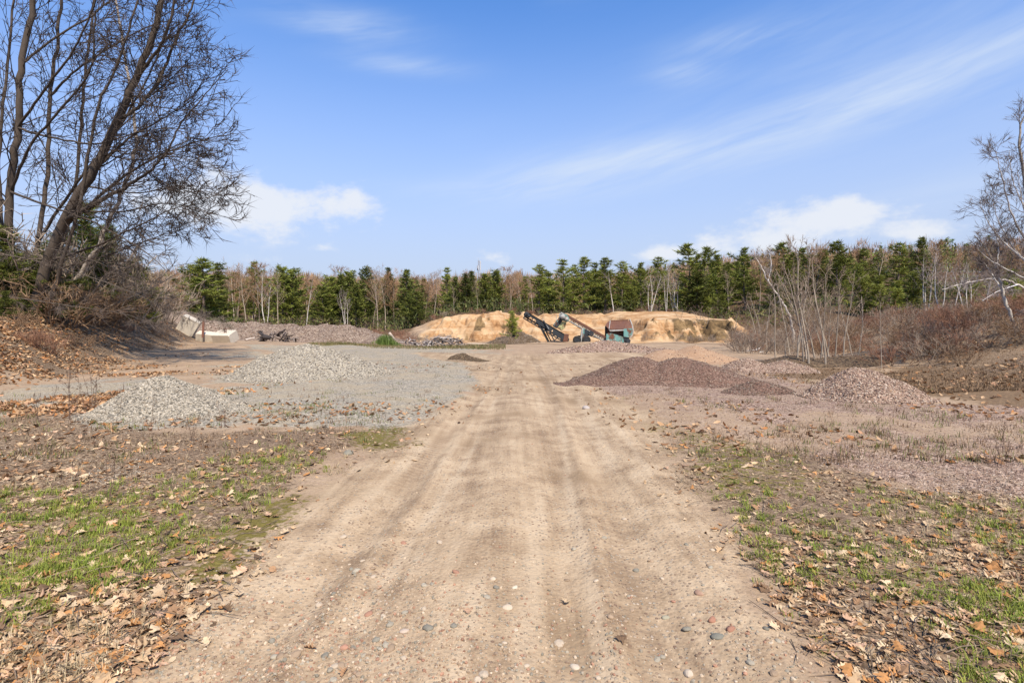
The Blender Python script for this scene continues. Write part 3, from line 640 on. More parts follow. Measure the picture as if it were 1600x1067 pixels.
NAME = {'pine': 'white_pine', 'cedar': 'cedar_tree', 'youngpine': 'young_pine', 'brown': 'bare_brown_tree', 'grey': 'bare_grey_tree', 'birch': 'birch_tree', 'nearpine': 'young_pine', 'sapling': 'birch_sapling'}
BASEH = {'pine': 12, 'cedar': 11, 'youngpine': 6, 'brown': 11, 'grey': 11, 'birch': 11, 'nearpine': 6, 'sapling': 5}
RT = random.Random(5)
TREES = []
def plant(kind, px, top, Y, wide=1.0, var=None, base=None, label=None, row='front'):
    x = (px - CX) / F * Y; z = hz(x, Y) if base is None else base
    h = max(1.0, CAMZ + (HY - top) / F * Y - z); k = h / BASEH[kind]
    pr = PROTO[kind]; tm, cm = pr[RT.randrange(len(pr)) if var is None else var]
    e = empty(NAME[kind], (x, Y, z - 0.05), RT.uniform(0, 6.28)); w = k ** 0.6 * wide * (0.9 if k > 1 else 1.0) * (1.18 if kind in ('pine', 'cedar') else 1.0); e.scale = (w, w, k)
    link('trunk', tm, e); link('crown', cm, e)
    TREES.append((e, kind, px, row, label)); return e
# the tree line as it stands in the photograph: kind, column of the stem, row of the top, distance
FRONT = [('pine', 318, 402, 84, 1.5), ('pine', 340, 408, 88, 1.1), ('pine', 298, 414, 86, 1.2), ('grey', 385, 424, 88, .8), ('pine', 396, 410, 100, .9), ('birch', 418, 428, 88, .8), ('cedar', 441, 417, 92, 1), ('cedar', 457, 421, 92, 1.1), ('grey', 435, 432, 86, .7),
         ('grey', 365, 415, 104, 1), ('brown', 372, 420, 96, 1), ('brown', 405, 425, 94, 1), ('birch', 478, 436, 84, .6), ('brown', 483, 425, 98, 1), ('cedar', 504, 447, 88, 1.1), ('cedar', 518, 433, 90, 1.1), ('cedar', 532, 428, 90, 1.1), ('cedar', 546, 424, 92, 1.2), ('cedar', 556, 445, 88, .9),
         ('birch', 541, 455, 82, .6), ('cedar', 571, 418, 98, 1), ('brown', 582, 424, 92, 1), ('grey', 590, 428, 88, .8), ('grey', 602, 424, 90, .8), ('cedar', 608, 419, 104, 1), ('brown', 618, 424, 92, 1), ('cedar', 636, 421, 92, 1.25), ('cedar', 652, 455, 86, 1.2), ('grey', 678, 430, 88, .8), ('brown', 664, 428, 96, 1),
         ('pine', 698, 416, 100, .8), ('cedar', 712, 432, 92, 1.1), ('cedar', 728, 428, 92, 1.2), ('grey', 746, 436, 86, .5), ('cedar', 738, 424, 96, 1), ('cedar', 758, 428, 90, 1.2), ('cedar', 775, 423, 94, 1.2), ('grey', 710, 452, 84, .5), ('brown', 790, 426, 96, 1), ('brown', 802, 428, 92, 1), ('brown', 812, 424, 98, 1), ('grey', 797, 436, 88, .6),
         ('pine', 842, 412, 94, 1.0), ('pine', 858, 424, 98, .9), ('pine', 880, 403, 94, 1.05), ('pine', 897, 412, 100, .9), ('pine', 913, 400, 94, 1.1), ('pine', 930, 408, 100, .9), ('pine', 946, 401, 96, 1.1), ('birch', 958, 424, 92, .9), ('pine', 972, 407, 96, 1.0), ('cedar', 985, 450, 95, 1.0), ('grey', 833, 440, 92, .7),
         ('pine', 1003, 411, 98, .9), ('birch', 1016, 428, 94, 1), ('pine', 1030, 400, 98, 1), ('birch', 1042, 420, 94, .6), ('birch', 1052, 424, 96, .6), ('birch', 1060, 430, 95, 1), ('pine', 1076, 382, 96, 1.3), ('pine', 1102, 387, 98, 1.15), ('pine', 1122, 399, 102, 1.0), ('cedar', 1090, 425, 94, 1.3), ('grey', 1140, 432, 94, .8), ('youngpine', 1130, 462, 92, 1.4), ('youngpine', 1105, 458, 93, 1.2),
         ('pine', 1165, 388, 100, 1.1), ('brown', 1185, 392, 96, 1.1), ('brown', 1202, 390, 96, 1.1), ('pine', 1224, 380, 98, 1.1), ('brown', 1240, 376, 100, 1), ('pine', 1256, 388, 98, 1), ('brown', 1272, 385, 96, 1), ('cedar', 1212, 425, 92, 1.1), ('pine', 1308, 375, 92, 1.3), ('pine', 1285, 388, 98, 1.1), ('brown', 1330, 385, 94, 1.1), ('pine', 1350, 387, 92, 1.1), ('youngpine', 1345, 415, 78, 1.3),
         ('grey', 1372, 388, 90, 1), ('pine', 1404, 378, 90, 1.1), ('pine', 1440, 369, 92, .9), ('brown', 1422, 382, 94, 1), ('youngpine', 1372, 432, 76, 1.4), ('youngpine', 1424, 428, 74, 1.5), ('youngpine', 1402, 440, 74, 1.2), ('birch', 1450, 400, 72, .9), ('birch', 1474, 396, 70, .9), ('birch', 1488, 408, 66, .8), ('brown', 1465, 388, 88, 1.1), ('brown', 1500, 384, 84, 1.1), ('birch', 1512, 410, 62, .8), ('brown', 1525, 382, 82, 1.1), ('brown', 1545, 388, 78, 1.1), ('birch', 1538, 420, 56, .8), ('grey', 1565, 390, 72, 1), ('brown', 1590, 385, 76, 1.2), ('youngpine', 1508, 430, 70, 1.2), ('youngpine', 1580, 420, 62, 1.3), ('grey', 1615, 388, 70, 1),
         ('brown', 262, 425, 92, 1), ('brown', 240, 428, 84, 1), ('grey', 215, 420, 80, 1), ('brown', 190, 415, 78, 1.1), ('brown', 160, 412, 74, 1.1), ('grey', 130, 405, 70, 1)]
for kd, px, top, Y, wd in FRONT: plant(kd, px, top, Y, wd)
def skyline(px): return np.interp(px, [-100, 250, 300, 400, 520, 620, 700, 800, 850, 950, 1000, 1100, 1180, 1300, 1440, 1500, 1700], [420, 428, 418, 420, 428, 428, 428, 430, 418, 412, 416, 404, 402, 392, 385, 388, 385])
for i in range(130):
    px = 60 + 1590 * (i + RT.random()) / 130; Y = RT.uniform(104, 138)
    right = px > 820
    kd = RT.choices(['pine', 'cedar', 'brown', 'grey'], [6, 2.5, 2.2, 1] if right else [3, 5, 3.2, 1.2])[0]
    if px < 300 or px > 1450: kd = RT.choice(['brown', 'brown', 'grey'])
    plant(kd, px, skyline(px) + RT.uniform(4, 34), Y, RT.uniform(0.9, 1.2), row='back')
for i in range(46):
    px = 235 + 600 * (i + RT.random()) / 46; plant('brown' if i % 4 else 'grey', px, skyline(px) + RT.uniform(-3, 14), RT.uniform(97, 118), RT.uniform(0.9, 1.2), row='back')
DESC = {'pine': 'dark green white pine', 'cedar': 'narrow dark cedar', 'youngpine': 'short bushy young pine', 'brown': 'bare brown-twigged hardwood', 'grey': 'bare grey-stemmed tree', 'birch': 'bare white-stemmed birch'}
def section(px): return ('left tree line behind the gravel berm', 'trees above the left sand bank', 'tree line behind the conveyor and hopper', 'wooded slope right of the sand hollow')[int(np.searchsorted([560, 820, 1140], px))]
cnt = {}
for e, kd, px, row, lab in sorted(TREES, key=lambda q: q[2]):
    where = section(px) if row == 'front' else section(px).replace('tree line', 'second tree row').replace('trees above', 'second tree row above').replace('wooded slope', 'rear wooded slope')
    k = (kd, where); cnt[k] = cnt.get(k, 0) + 1
    tag(e, f"{DESC[kd]}, {ORD[min(cnt[k], 35) - 1]} from the left, {where}", 'tree', 'front trees of the tree line' if row == 'front' else 'trees behind the front row')

# distant hill wood, one mass
rg = np.random.default_rng(77); hb = MB()
N = 2300; fx = rg.uniform(-0.95, 0.95, N); fY = rg.uniform(150, 330, N); X = fx * fY * 1.05; Zg = H(X, fY)
hh = rg.uniform(6.5, 11, N); con = (rg.random(N) < np.where(fx > 0.05, 0.5, 0.25)); tone = rg.uniform(0.75, 1.3, N)
for lo in range(0, N, 400):
    sl = slice(lo, lo + 400); n = len(X[sl]); m = 110
    t = rg.uniform(0.12, 1.0, (n, m)); a = rg.uniform(0, 6.283, (n, m)); c_ = con[sl][:, None]
    rad = np.where(c_, 1.7 * (1 - t) ** 0.7 + .1, 2.6 * np.sqrt(np.clip(1 - ((t - 0.62) / 0.42) ** 2, 0.01, 1))) * np.sqrt(rg.uniform(0.05, 1, (n, m)))
    O = np.stack([X[sl][:, None] + rad * np.cos(a), fY[sl][:, None] + rad * np.sin(a), Zg[sl][:, None] + t * hh[sl][:, None]], -1)
    D = rg.normal(0, 0.4, (n, m, 3)); D[..., 2] += np.where(c_, 0.1, 1.3)
    base = np.where(c_[..., None], np.array((0.12, 0.135, 0.035)), np.array((0.27, 0.165, 0.09))) * tone[sl][:, None, None] * rg.uniform(0.7, 1.3, (n, m, 1)) * (1 + rg.normal(0, 0.06, (n, 1, 3)))
    shards(hb, O.reshape(-1, 3), D.reshape(-1, 3), np.where(np.repeat(c_, m, 1), 0.9, 2.1).ravel() * rg.uniform(.7, 1.3, n * m), np.where(np.repeat(c_, m, 1), 0.42, 0.15).ravel(), np.clip(base.reshape(-1, 3), 0, 1))
tag(hb.build('distant_forest', MAT['needles']), 'russet bare hardwoods with scattered evergreens covering the far hillside', 'forest', kind='stuff')
# undergrowth along the foot of the tree line, one mass
ub = MB(); N = 42000; px = rg.uniform(60, 1640, N); Y = rg.uniform(78, 104, N); X = (px - CX) / F * Y; Zs = zones(X, Y)
ok = (Zs['forest'] > 0.5) & (rg.random(N) < 0.35 + 0.65 * (fbm(X * .25, Y * .25, 3, 4) > 0.02)); X, Y = X[ok], Y[ok]; n = len(X)
hgt = rg.uniform(0.1, 1.0, n) ** 1.5 * 2.0; kind_ = rg.random(n) + fbm(X * .2, Y * .2, 2, 14)
cc = np.where((kind_ < 0.40)[:, None], np.array((0.085, 0.10, 0.032)), np.where((kind_ < 0.55)[:, None], np.array((0.17, 0.16, 0.05)), np.array((0.17, 0.11, 0.08)))) * rg.uniform(.6, 1.3, (n, 1))
D = rg.normal(0, .5, (n, 3)) + UP * .6
shards(ub, np.stack([X, Y, H(X, Y) + hgt], 1), D, rg.uniform(.3, .9, n), np.where(kind_ < .55, .16, .05), cc)
tag(ub.build('undergrowth', MAT['needles']), 'low green and brown undergrowth along the foot of the tree line', 'undergrowth', kind='stuff')

# ------------------------------------------------------------------ large bare tree on the left bank, several stems from one stool
def P3(lst, Y0): return np.array([at(p[0], p[1], Y0 + (p[2] if len(p) > 2 else 0)) for p in lst])
def handmade(name, Y0, limbs, col, tcol, prm_kw, label, cat='tree', seed=1, mat='bark', group=None, twig_bias=None, twigs=(2, 0.30, 0.010)):
    R = random.Random(seed); rg = np.random.default_rng(seed); tb, cb = MB(), MB(); tips = []
    prm = dict(wob=0.13, trop=0.12, kids=(0, 6, 4, 0), ang=(22, 58), ratio=(0.3, 0.6), cols=[col, tcol, tcol, tcol], sides=[7, 5, 4, 3], rmin=0.0055, seg=[6, 6, 4, 3], rr=0.42); prm.update(prm_kw)
    for i, (pts, r0, r1, nk, kl, istrunk) in enumerate(limbs):
        p = spline(P3(pts, Y0), 5 * len(pts))
        jit = rg.normal(0, 0.03, p.shape); jit[0] = 0; p = p + jit * min(1, r0 * 8)
        if istrunk: p = np.vstack([p[0] * (1, 1, 0) + (0, 0, hz(p[0][0], p[0][1]) - 0.2), p]) if p[0][2] > hz(p[0][0], p[0][1]) else p
        L = np.linalg.norm(np.diff(p, axis=0), axis=1).sum()
        limb(tb if istrunk else cb, p, r0, r1, 9 if istrunk else 6, np.asarray(col) * (1 if istrunk else 0.85), 0.75)
        tips.append((p, 1))
        if nk: offshoots(cb, p, kl, max(r0 * 0.55, 0.012), 0, R, prm, nk, tips, t0=0.12 if not istrunk else 0.3, bias=twig_bias)
    O, D = [], []
    for pts, lv in tips:
        k = twigs[0] * (1 + (lv >= 2)); f = rg.uniform(0.35, 1, k) * (len(pts) - 1.001); q = f.astype(int); fr = (f - q)[:, None]
        O.append(pts[q] * (1 - fr) + pts[q + 1] * fr); D.append(nrm(pts[-1] - pts[0])[None] + rg.normal(0, .42, (k, 3)))
    O = np.concatenate(O); n = len(O); shards(cb, O, np.concatenate(D), twigs[1] * rg.uniform(.5, 1.5, n), np.full(n, twigs[2]), np.clip(np.asarray(tcol)[None] * rg.uniform(.7, 1.3, (n, 1)), 0, 1))
    b0 = P3(limbs[0][0][:1], Y0)[0]; b0[2] = hz(b0[0], b0[1])
    e = empty(name, b0)
    for nm, mbx, mt in (('trunk', tb, mat), ('crown', cb, 'twig')):
        if mbx.n == 0: continue
        for q in range(len(mbx.v)): mbx.v[q] = mbx.v[q] - b0
        mbx.build(nm, MAT[mt], e, smooth=True)
    return tag(e, label, cat, group)
BK, TW = (0.082, 0.063, 0.048), (0.066, 0.05, 0.04)
BIAS = np.array((0.5, -0.1, 0.15))
handmade('bare_maple_tree', 22.0, [
    ([(52, 495, 0), (68, 430, 0), (100, 345, -.3), (145, 268, -.5), (182, 190, -.8), (214, 120, -1), (240, 50, -1.2), (262, -45, -1.4)], 0.236, 0.090, 14, 5.4, True),
    ([(28, 495, .4), (14, 400, .6), (16, 300, .5), (28, 200, .2), (34, 100, 0), (52, 0, 0), (58, -60, 0)], 0.177, 0.090, 14, 4.4, True),
    ([(44, 490, .9), (58, 380, 1), (74, 262, 1.2), (78, 150, 1.2), (90, 60, 1.3), (98, -40, 1.4)], 0.111, 0.054, 13, 3.8, True),
    ([(100, 345, -.3), (150, 318, -.8), (195, 293, -1.1), (235, 266, -1.5), (262, 238, -1.8), (284, 192, -2), (318, 152, -2.1), (354, 107, -2.2)], 0.098, 0.011, 23, 3.8, False),
    ([(92, 362, -.2), (160, 303, -.1), (228, 254, 0), (288, 228, .2), (338, 214, .3), (384, 207, .4)], 0.074, 0.007, 26, 3.6, False),
    ([(182, 190, -.8), (214, 168, -.9), (250, 122, -.6), (274, 62, -.4), (300, 12, -.3), (312, -40, -.2)], 0.080, 0.027, 20, 3.8, False),
    ([(145, 268, -.5), (200, 218, .3), (260, 182, .8), (304, 150, 1), (330, 95, 1.2)], 0.061, 0.007, 22, 3.3, False),
    ([(214, 120, -1), (248, 75, -1.4), (268, 25, -1.8), (276, -40, -2)], 0.068, 0.036, 14, 3.3, False),
    ([(75, 408, 0), (150, 384, -1), (218, 352, -1.8), (280, 322, -2.4), (346, 303, -3)], 0.055, 0.006, 23, 3.0, False),
    ([(70, 425, .2), (160, 402, .5), (240, 372, .8), (326, 345, 1)], 0.050, 0.006, 22, 3.0, False),
    ([(130, 290, -.4), (210, 302, -.6), (285, 290, -.8), (350, 300, -1)], 0.043, 0.005, 22, 2.5, False),
    ([(110, 330, -.4), (190, 330, -1.2), (260, 318, -1.8), (320, 330, -2.2), (335, 352, -2.4)], 0.043, 0.005, 20, 2.5, False),
    ([(160, 240, -.6), (210, 250, -1.2), (270, 245, -1.8), (330, 258, -2.2)], 0.037, 0.005, 20, 2.5, False),
    ([(16, 300, .5), (48, 230, -.4), (95, 170, -1), (140, 110, -1.5), (150, 20, -1.8)], 0.061, 0.027, 15, 3.3, False),
    ([(28, 200, .2), (70, 140, -.6), (120, 70, -1.2), (150, 0, -1.6)], 0.055, 0.027, 15, 3.3, False),
    ([(34, 100, 0), (85, 60, .5), (150, 20, 1), (200, -30, 1.4)], 0.050, 0.027, 13, 3.0, False),
    ([(200, 150, -.9), (235, 150, -.2), (280, 110, .3), (322, 60, .6)], 0.037, 0.006, 19, 2.6, False),
    ([(16, 330, .5), (-30, 260, .2), (-60, 160, 0), (-70, 40, 0)], 0.074, 0.036, 10, 3.6, False),
    ([(20, 495, 1.2), (5, 380, 1.5), (-2, 250, 1.6), (10, 120, 1.5), (22, 0, 1.4)], 0.11, 0.04, 14, 3.6, True),
    ([(62, 492, 1.8), (92, 400, 2.0), (118, 290, 2.2), (128, 170, 2.2), (140, 60, 2.2), (150, -30, 2.2)], 0.10, 0.04, 16, 3.6, True),
    ([(74, 490, -.6), (98, 410, -1), (128, 300, -1.3), (150, 180, -1.6), (190, 80, -1.8), (222, -20, -2)], 0.09, 0.03, 16, 3.4, True),
    ([(58, 380, 1), (110, 300, .4), (175, 215, 0), (232, 120, -.4), (262, 40, -.6)], 0.07, 0.02, 16, 3.0, False),
    ([(78, 150, 1.2), (120, 110, .8), (180, 70, .4), (250, 35, 0), (296, 40, -.2)], 0.06, 0.012, 15, 2.6, False),
    ([(28, 200, .2), (80, 215, -.6), (150, 225, -1.4), (225, 205, -2), (300, 200, -2.4)], 0.06, 0.010, 16, 2.6, False),
    ([(16, 300, .5), (70, 320, -.8), (140, 345, -1.8), (215, 385, -2.4), (262, 425, -2.6)], 0.06, 0.010, 16, 2.4, False),
    ([(255, 241, -1.7), (261, 280, -1.6), (271, 312, -1.5), (288, 342, -1.4), (304, 366, -1.3)], 0.017, 0.006, 9, 1.2, False)],
    BK, TW, dict(kids=(0, 5, 2, 0), ratio=(0.36, 0.74), wob=0.085, trop=0.05, rr=0.42, rmin=0.010), 'large bare multi-stemmed maple leaning over the left bank', seed=4, twig_bias=BIAS, twigs=(1, 0.40, 0.017))
handmade('leaning_birch', 24.0, [([(88, 482, 0), (112, 450, 0), (150, 392, -.2), (172, 340, -.3), (196, 285, -.4), (212, 225, -.4), (206, 150, -.3), (190, 60, 0), (176, -30, .2)], 0.125, 0.04, 14, 2.2, True)],
    (0.66, 0.6, 0.55), TW, dict(kids=(0, 6, 3, 0)), 'speckled pale birch leaning right through the left thicket', seed=8, mat='birch_bark', group='leaning birches in the left thicket')
handmade('leaning_birch', 35.0, [([(192, 476, 0), (200, 445, 0), (210, 405, 0), (216, 380, 0)], 0.075, 0.03, 8, 1.4, True), ([(198, 474, .3), (212, 445, .3), (232, 412, .2), (246, 400, .2)], 0.07, 0.03, 8, 1.4, True), ([(208, 428, 0), (230, 418, 0), (255, 412, -.2)], 0.04, 0.01, 5, 1.0, False)],
    (1.0, 0.97, 0.93), (0.25, 0.2, 0.17), dict(kids=(0, 4, 2, 0)), 'two thin white birch stems at the right end of the left thicket', seed=9, mat='birch_bark', group='leaning birches in the left thicket')
handmade('leaning_birch', 30.0, [([(30, 470, 0), (42, 420, 0), (60, 385, 0), (85, 360, 0)], 0.06, 0.02, 7, 1.6, True)],
    (0.9, 0.87, 0.83), (0.2, 0.16, 0.14), dict(kids=(0, 4, 2, 0)), 'thin curved birch stem behind the big maple trunk', seed=10, mat='birch_bark', group='leaning birches in the left thicket')
# long low branches lying out of the left thicket
for i, (pts, Y0, lb) in enumerate([([(-60, 365), (20, 376), (130, 402), (220, 440), (300, 492)], 21.0, 'long dead branch sweeping down from the left thicket edge'),
                                   ([(-60, 392), (40, 404), (150, 436), (235, 470), (262, 500)], 20.5, 'second dead branch below it, drooping to the leaf bank'),
                                   ([(-60, 455), (30, 466), (110, 478), (190, 490), (240, 505)], 20.0, 'lowest dead branch lying along the top of the leaf bank'),
                                   ([(190, 500), (250, 489), (300, 488), (330, 497), (350, 508)], 34.0, 'pale bleached branch arching above the concrete blocks')]):
    handmade('dead_branch', Y0, [(pts, 0.024, 0.007, 14, 1.6, False)], (0.30, 0.25, 0.2) if i == 3 else (0.12, 0.095, 0.075), (0.22, 0.18, 0.14) if i == 3 else (0.11, 0.085, 0.068), dict(kids=(0, 5, 3, 0), trop=-0.05, wob=.16), lb, 'branch', seed=20 + i, group='dead branches on the left bank')

# ------------------------------------------------------------------ birches at the right edge
handmade('birch_tree', 19.0, [
    ([(1660, 590, 0), (1645, 490, 0), (1622, 405, 0), (1604, 305, 0), (1594, 225, 0), (1600, 170, 0)], 0.12, 0.02, 12, 1.5, True),
    ([(1622, 405, 0), (1585, 345, -.4), (1566, 280, -.6), (1556, 238, -.7)], 0.045, 0.008, 11, 1.1, False), ([(1630, 430, 0), (1575, 385, .3), (1545, 350, .5), (1530, 312, .6)], 0.045, 0.007, 12, 1.1, False),
    ([(1610, 340, 0), (1585, 290, .4), (1577, 235, .6)], 0.035, 0.007, 9, 1.0, False), ([(1635, 450, 0), (1580, 425, -.3), (1545, 405, -.5), (1522, 385, -.6)], 0.04, 0.007, 12, 0.9, False),
    ([(1618, 385, 0), (1600, 330, -.8), (1590, 270, -1)], 0.035, 0.007, 9, 1.0, False), ([(1625, 420, 0), (1590, 395, .8), (1560, 345, 1), (1548, 300, 1.1)], 0.04, 0.007, 11, 0.9, False)],
    (0.48, 0.44, 0.40), (0.15, 0.12, 0.105), dict(kids=(0, 5, 3, 0), trop=0.25, ang=(22, 60), ratio=(0.45, 0.95)), 'upswept twiggy birch at the right edge of the picture', seed=12, mat='birch_bark', group='birches at the right edge', twigs=(2, 0.22, 0.007))
handmade('birch_tree', 20.0, [
    ([(1610, 575, 0), (1596, 540, 0), (1580, 498, 0), (1566, 455, 0), (1556, 420, 0), (1542, 392, -.1), (1524, 368, -.2)], 0.095, 0.015, 12, 1.3, True),
    ([(1566, 455, 0), (1548, 425, .3), (1535, 408, .5)], 0.03, 0.008, 8, 0.8, False), ([(1556, 420, 0), (1560, 385, .2), (1552, 350, .3)], 0.03, 0.007, 8, 0.8, False)],
    (0.72, 0.68, 0.63), (0.2, 0.16, 0.14), dict(kids=(0, 6, 4, 0)), 'white birch leaning left out of the right brush', seed=13, mat='birch_bark', group='birches at the right edge', twigs=(2, 0.22, 0.007))
handmade('birch_tree', 27.0, [
    ([(1680, 520, 0), (1630, 470, 0), (1590, 445, 0), (1560, 436, 0), (1530, 438, 0), (1500, 444, 0), (1472, 453, 0)], 0.075, 0.012, 12, 1.1, True), ([(1590, 445, 0), (1560, 455, -.3), (1535, 470, -.4)], 0.03, 0.008, 7, .8, False)],
    (0.95, 0.9, 0.86), (0.3, 0.25, 0.22), dict(kids=(0, 5, 3, 0), trop=-0.2), 'bent birch arching over the right brush, tip hanging left', seed=14, mat='birch_bark', group='birches at the right edge')
# saplings in the middle right
handmade('leaning_birch', 40.0, [([(1240, 520, 0), (1232, 490, 0), (1216, 462, 0), (1200, 440, 0), (1190, 418, 0), (1180, 402, 0)], 0.10, 0.03, 9, 1.6, True), ([(1200, 440, 0), (1205, 415, 0), (1203, 395, 0)], 0.03, 0.01, 6, 1, False)],
    (0.9, 0.86, 0.82), (0.3, 0.25, 0.22), dict(kids=(0, 5, 3, 0)), 'pale birch leaning left among the saplings before the sand hollow', seed=15, mat='birch_bark')
SAP = [(1186, 545, 458, 1), (1198, 552, 470, 0), (1212, 560, 440, 2), (1246, 568, 398, 0), (1258, 570, 408, 1), (1264, 572, 390, 0), (1278, 566, 410, 1), (1290, 572, 402, 0), (1300, 566, 420, 1), (1226, 566, 500, 2), (1240, 560, 425, 1), (1318, 560, 440, 0), (1336, 556, 455, 1), (1254, 556, 440, 2), (1160, 552, 505, 0), (1290, 560, 450, 1)]
for i, (px, bp, top, vr) in enumerate(sorted(SAP)):
    x, y = GP(px, bp); y = min(y, 45); e = plant('sapling', px, top, y, 1.0, vr); TREES.pop()
    tag(e, f"thin grey birch sapling, {ORD[i]} from the left in the clump right of the gravel piles", 'sapling', 'birch saplings right of the gravel piles')
x, y = GP(1376, 576); e = plant('sapling', 1377, 470, y, 0.6, 2); tag(e, 'single dark thin sapling standing alone before the right brush bank', 'sapling'); TREES.pop()
for px, bp, top, lb in ((1150, 508, 488, 'small bare shrub on the crest right of the hollow'), (1092, 500, 478, 'dark bare forked shrub on top of the sand hollow'), (1104, 500, 480, 'pale bare shrub beside the forked one above the hollow'), (1062, 520, 486, 'thin dark dead tree standing on the face of the hollow')):
    e = plant('sapling', px, top, 69.5, 1.6, None); TREES.pop(); tag(e, lb, 'shrub')

# green young pines in the left thicket and elsewhere
for px, top, Y, wd, lb in ((12, 352, 22.5, 1.4, 'young pine behind the maple at the left edge of the picture'), (72, 392, 22.6, 1.4, 'low young pine between the maple stems'), (122, 312, 27, 1.3, 'tallest young pine, yellow-green, behind the maple crown'), (165, 352, 29.5, 1.4, 'young pine at the right side of the left thicket'),
                           (6, 462, 19.5, 0.8, 'small bright pine seedling on the leaf bank at left edge'), (38, 470, 21, 0.8, 'dark low pine beside the seedling on the leaf bank'), (215, 418, 34, 1.5, 'dull green pine half hidden at the thicket end'), (-40, 340, 25, 1.3, 'young pine cut by the left edge behind the maple')):
    e = plant('nearpine', px, top, Y, wd); TREES.pop(); tag(e, lb, 'pine', 'young pines in the left thicket')
e = plant('youngpine', 801, 487, 60.5, 1.1); TREES.pop(); tag(e, 'small green pine sapling on the weedy mound left of the conveyor', 'pine')

# ------------------------------------------------------------------ bushes
RED, GRY, BRN = (0.20, 0.105, 0.065), (0.22, 0.17, 0.125), (0.19, 0.12, 0.07)
BUSH = {'red': [bush(201 + i, 1.5, 2.2, 26, RED) for i in range(2)], 'grey': [bush(211 + i, 1.7, 2.2, 22, GRY) for i in range(2)], 'brown': [bush(221 + i, 1.2, 2.4, 26, BRN, droop=.3) for i in range(2)]}
BN = {'red': 'reddish', 'grey': 'grey', 'brown': 'brown'}
def put_bush(kd, x, y, s_, label, group):
    o = link('bare_bush', RT.choice(BUSH[kd])); o.location = (x, y, hz(x, y)); o.rotation_euler = (RT.uniform(-.1, .1), RT.uniform(-.1, .1), RT.uniform(0, 6.28)); o.scale = (s_ * RT.uniform(.9, 1.25),) * 2 + (s_,)
    return tag(o, label, 'bush', group)
for i in range(135):
    px = RT.uniform(1300, 1640); Y = RT.uniform(17, 46) if i < 60 else RT.uniform(40, 62); x = (px - CX) / F * Y
    xf = float(np.interp(Y, [0, 14, 24, 40, 60, 90], [13.5, 12.6, 14, 20, 34, 40]))
    if x < xf + 2.5: x = xf + RT.uniform(2.2, 9)
    kd = RT.choices(['red', 'brown', 'grey'], [4, 4, 3])[0]
    put_bush(kd, x, Y, RT.uniform(0.4, 0.95), f'bare {BN[kd]} twig bush in the thicket on the right bank', f'{BN[kd]} bushes of the right bank')
for i in range(60):
    Y = RT.uniform(15.5, 34); xf = float(np.interp(Y, [0, 14, 24, 40, 60, 90], [13.5, 12.6, 14, 20, 34, 40])); kd = RT.choices(['red', 'brown', 'grey'], [4, 4, 2])[0]; x = xf + RT.uniform(0.6, 9)
    if x / Y < 0.96: put_bush(kd, x, Y, RT.uniform(0.35, 0.8), f'bare {BN[kd]} twig bush low on the right bank slope', f'{BN[kd]} bushes low on the right bank')
for i in range(30):
    px = RT.uniform(1155, 1300); Y = RT.uniform(32, 60); x = (px - CX) / F * Y; kd = RT.choice(['red', 'grey', 'grey', 'brown'])
    put_bush(kd, x, Y, RT.uniform(0.6, 1.1), f'bare {BN[kd]} bush among the birch saplings before the sand hollow', f'{BN[kd]} bushes behind the saplings')
for i in range(110):
    px = RT.uniform(-40, 285); Y = RT.uniform(22, 42); x = (px - CX) / F * Y; kd = RT.choices(['grey', 'brown', 'red'], [4, 4, 1])[0]
    sb_ = (x + 12.5) * -0.925 + (Y - 14) * -0.378 - 1.5
    if sb_ < 0.9: continue
    put_bush(kd, x, Y, RT.uniform(0.9, 2.3), f'bare {BN[kd]} bush in the tangled thicket under the left trees', f'{BN[kd]} bushes of the left thicket')
for i in range(26):
    px = RT.uniform(420, 640); Y = RT.uniform(54, 70); x = (px - CX) / F * Y
    put_bush('red', x, Y, RT.uniform(0.5, 0.8), 'low reddish bush in the strip behind the gravel berm', 'red bushes behind the berm')
for i in range(16):
    px = RT.uniform(775, 835) if i < 9 else RT.uniform(640, 700); Y = RT.uniform(57, 62); x = (px - CX) / F * Y
    put_bush('grey', x, Y, RT.uniform(0.45, 0.7), 'low grey weedy bush on the mound left of the conveyor' if i < 9 else 'low grey weedy bush behind the heap of bleached wood', 'weedy bushes at the foot of the sand bank')

for i in range(34):
    px = RT.uniform(650, 1135); Y = float(np.interp((px - CX) / F * 80, [-14, -8, -3, 4, 14, 17, 22, 28, 33], [82, 76.5, 77, 88, 90, 92, 92, 90, 84])) + RT.uniform(0.3, 2.5); x = (px - CX) / F * Y; kd = RT.choice(['brown', 'grey', 'red'])
    put_bush(kd, x, Y, RT.uniform(0.35, 0.8), f'low bare {BN[kd]} bush on the rim of the sand bank', f'{BN[kd]} bushes on the bank rim')

for i in range(22):
    px = RT.uniform(-20, 290); Y = RT.uniform(17.5, 36); x = (px - CX) / F * Y; sb_ = (x + 12.5) * -0.925 + (Y - 14) * -0.378 - 1.5
    if -1.8 < sb_ < 1.4: put_bush(RT.choice(['brown', 'red']), x, Y, RT.uniform(0.25, 0.55), 'small bare brush clump growing on the leaf-covered left bank', 'brush clumps on the left bank')
for i in range(40):
    px = RT.uniform(640, 1150); x0_ = (px - CX) / F * 64; Y = float(np.interp(x0_, [-14, -8, 2, 12, 16, 22, 29, 34], [66, 66.5, 68, 67, 65, 63.5, 65, 68])) + RT.uniform(-3.5, 1.0); x = (px - CX) / F * Y
    if 812 < px < 992: continue
    put_bush(RT.choice(['brown', 'grey', 'grey']), x, Y, RT.uniform(0.2, 0.55), 'low dry weed bush at the foot of the sand bank', 'dry weeds at the foot of the sand bank')

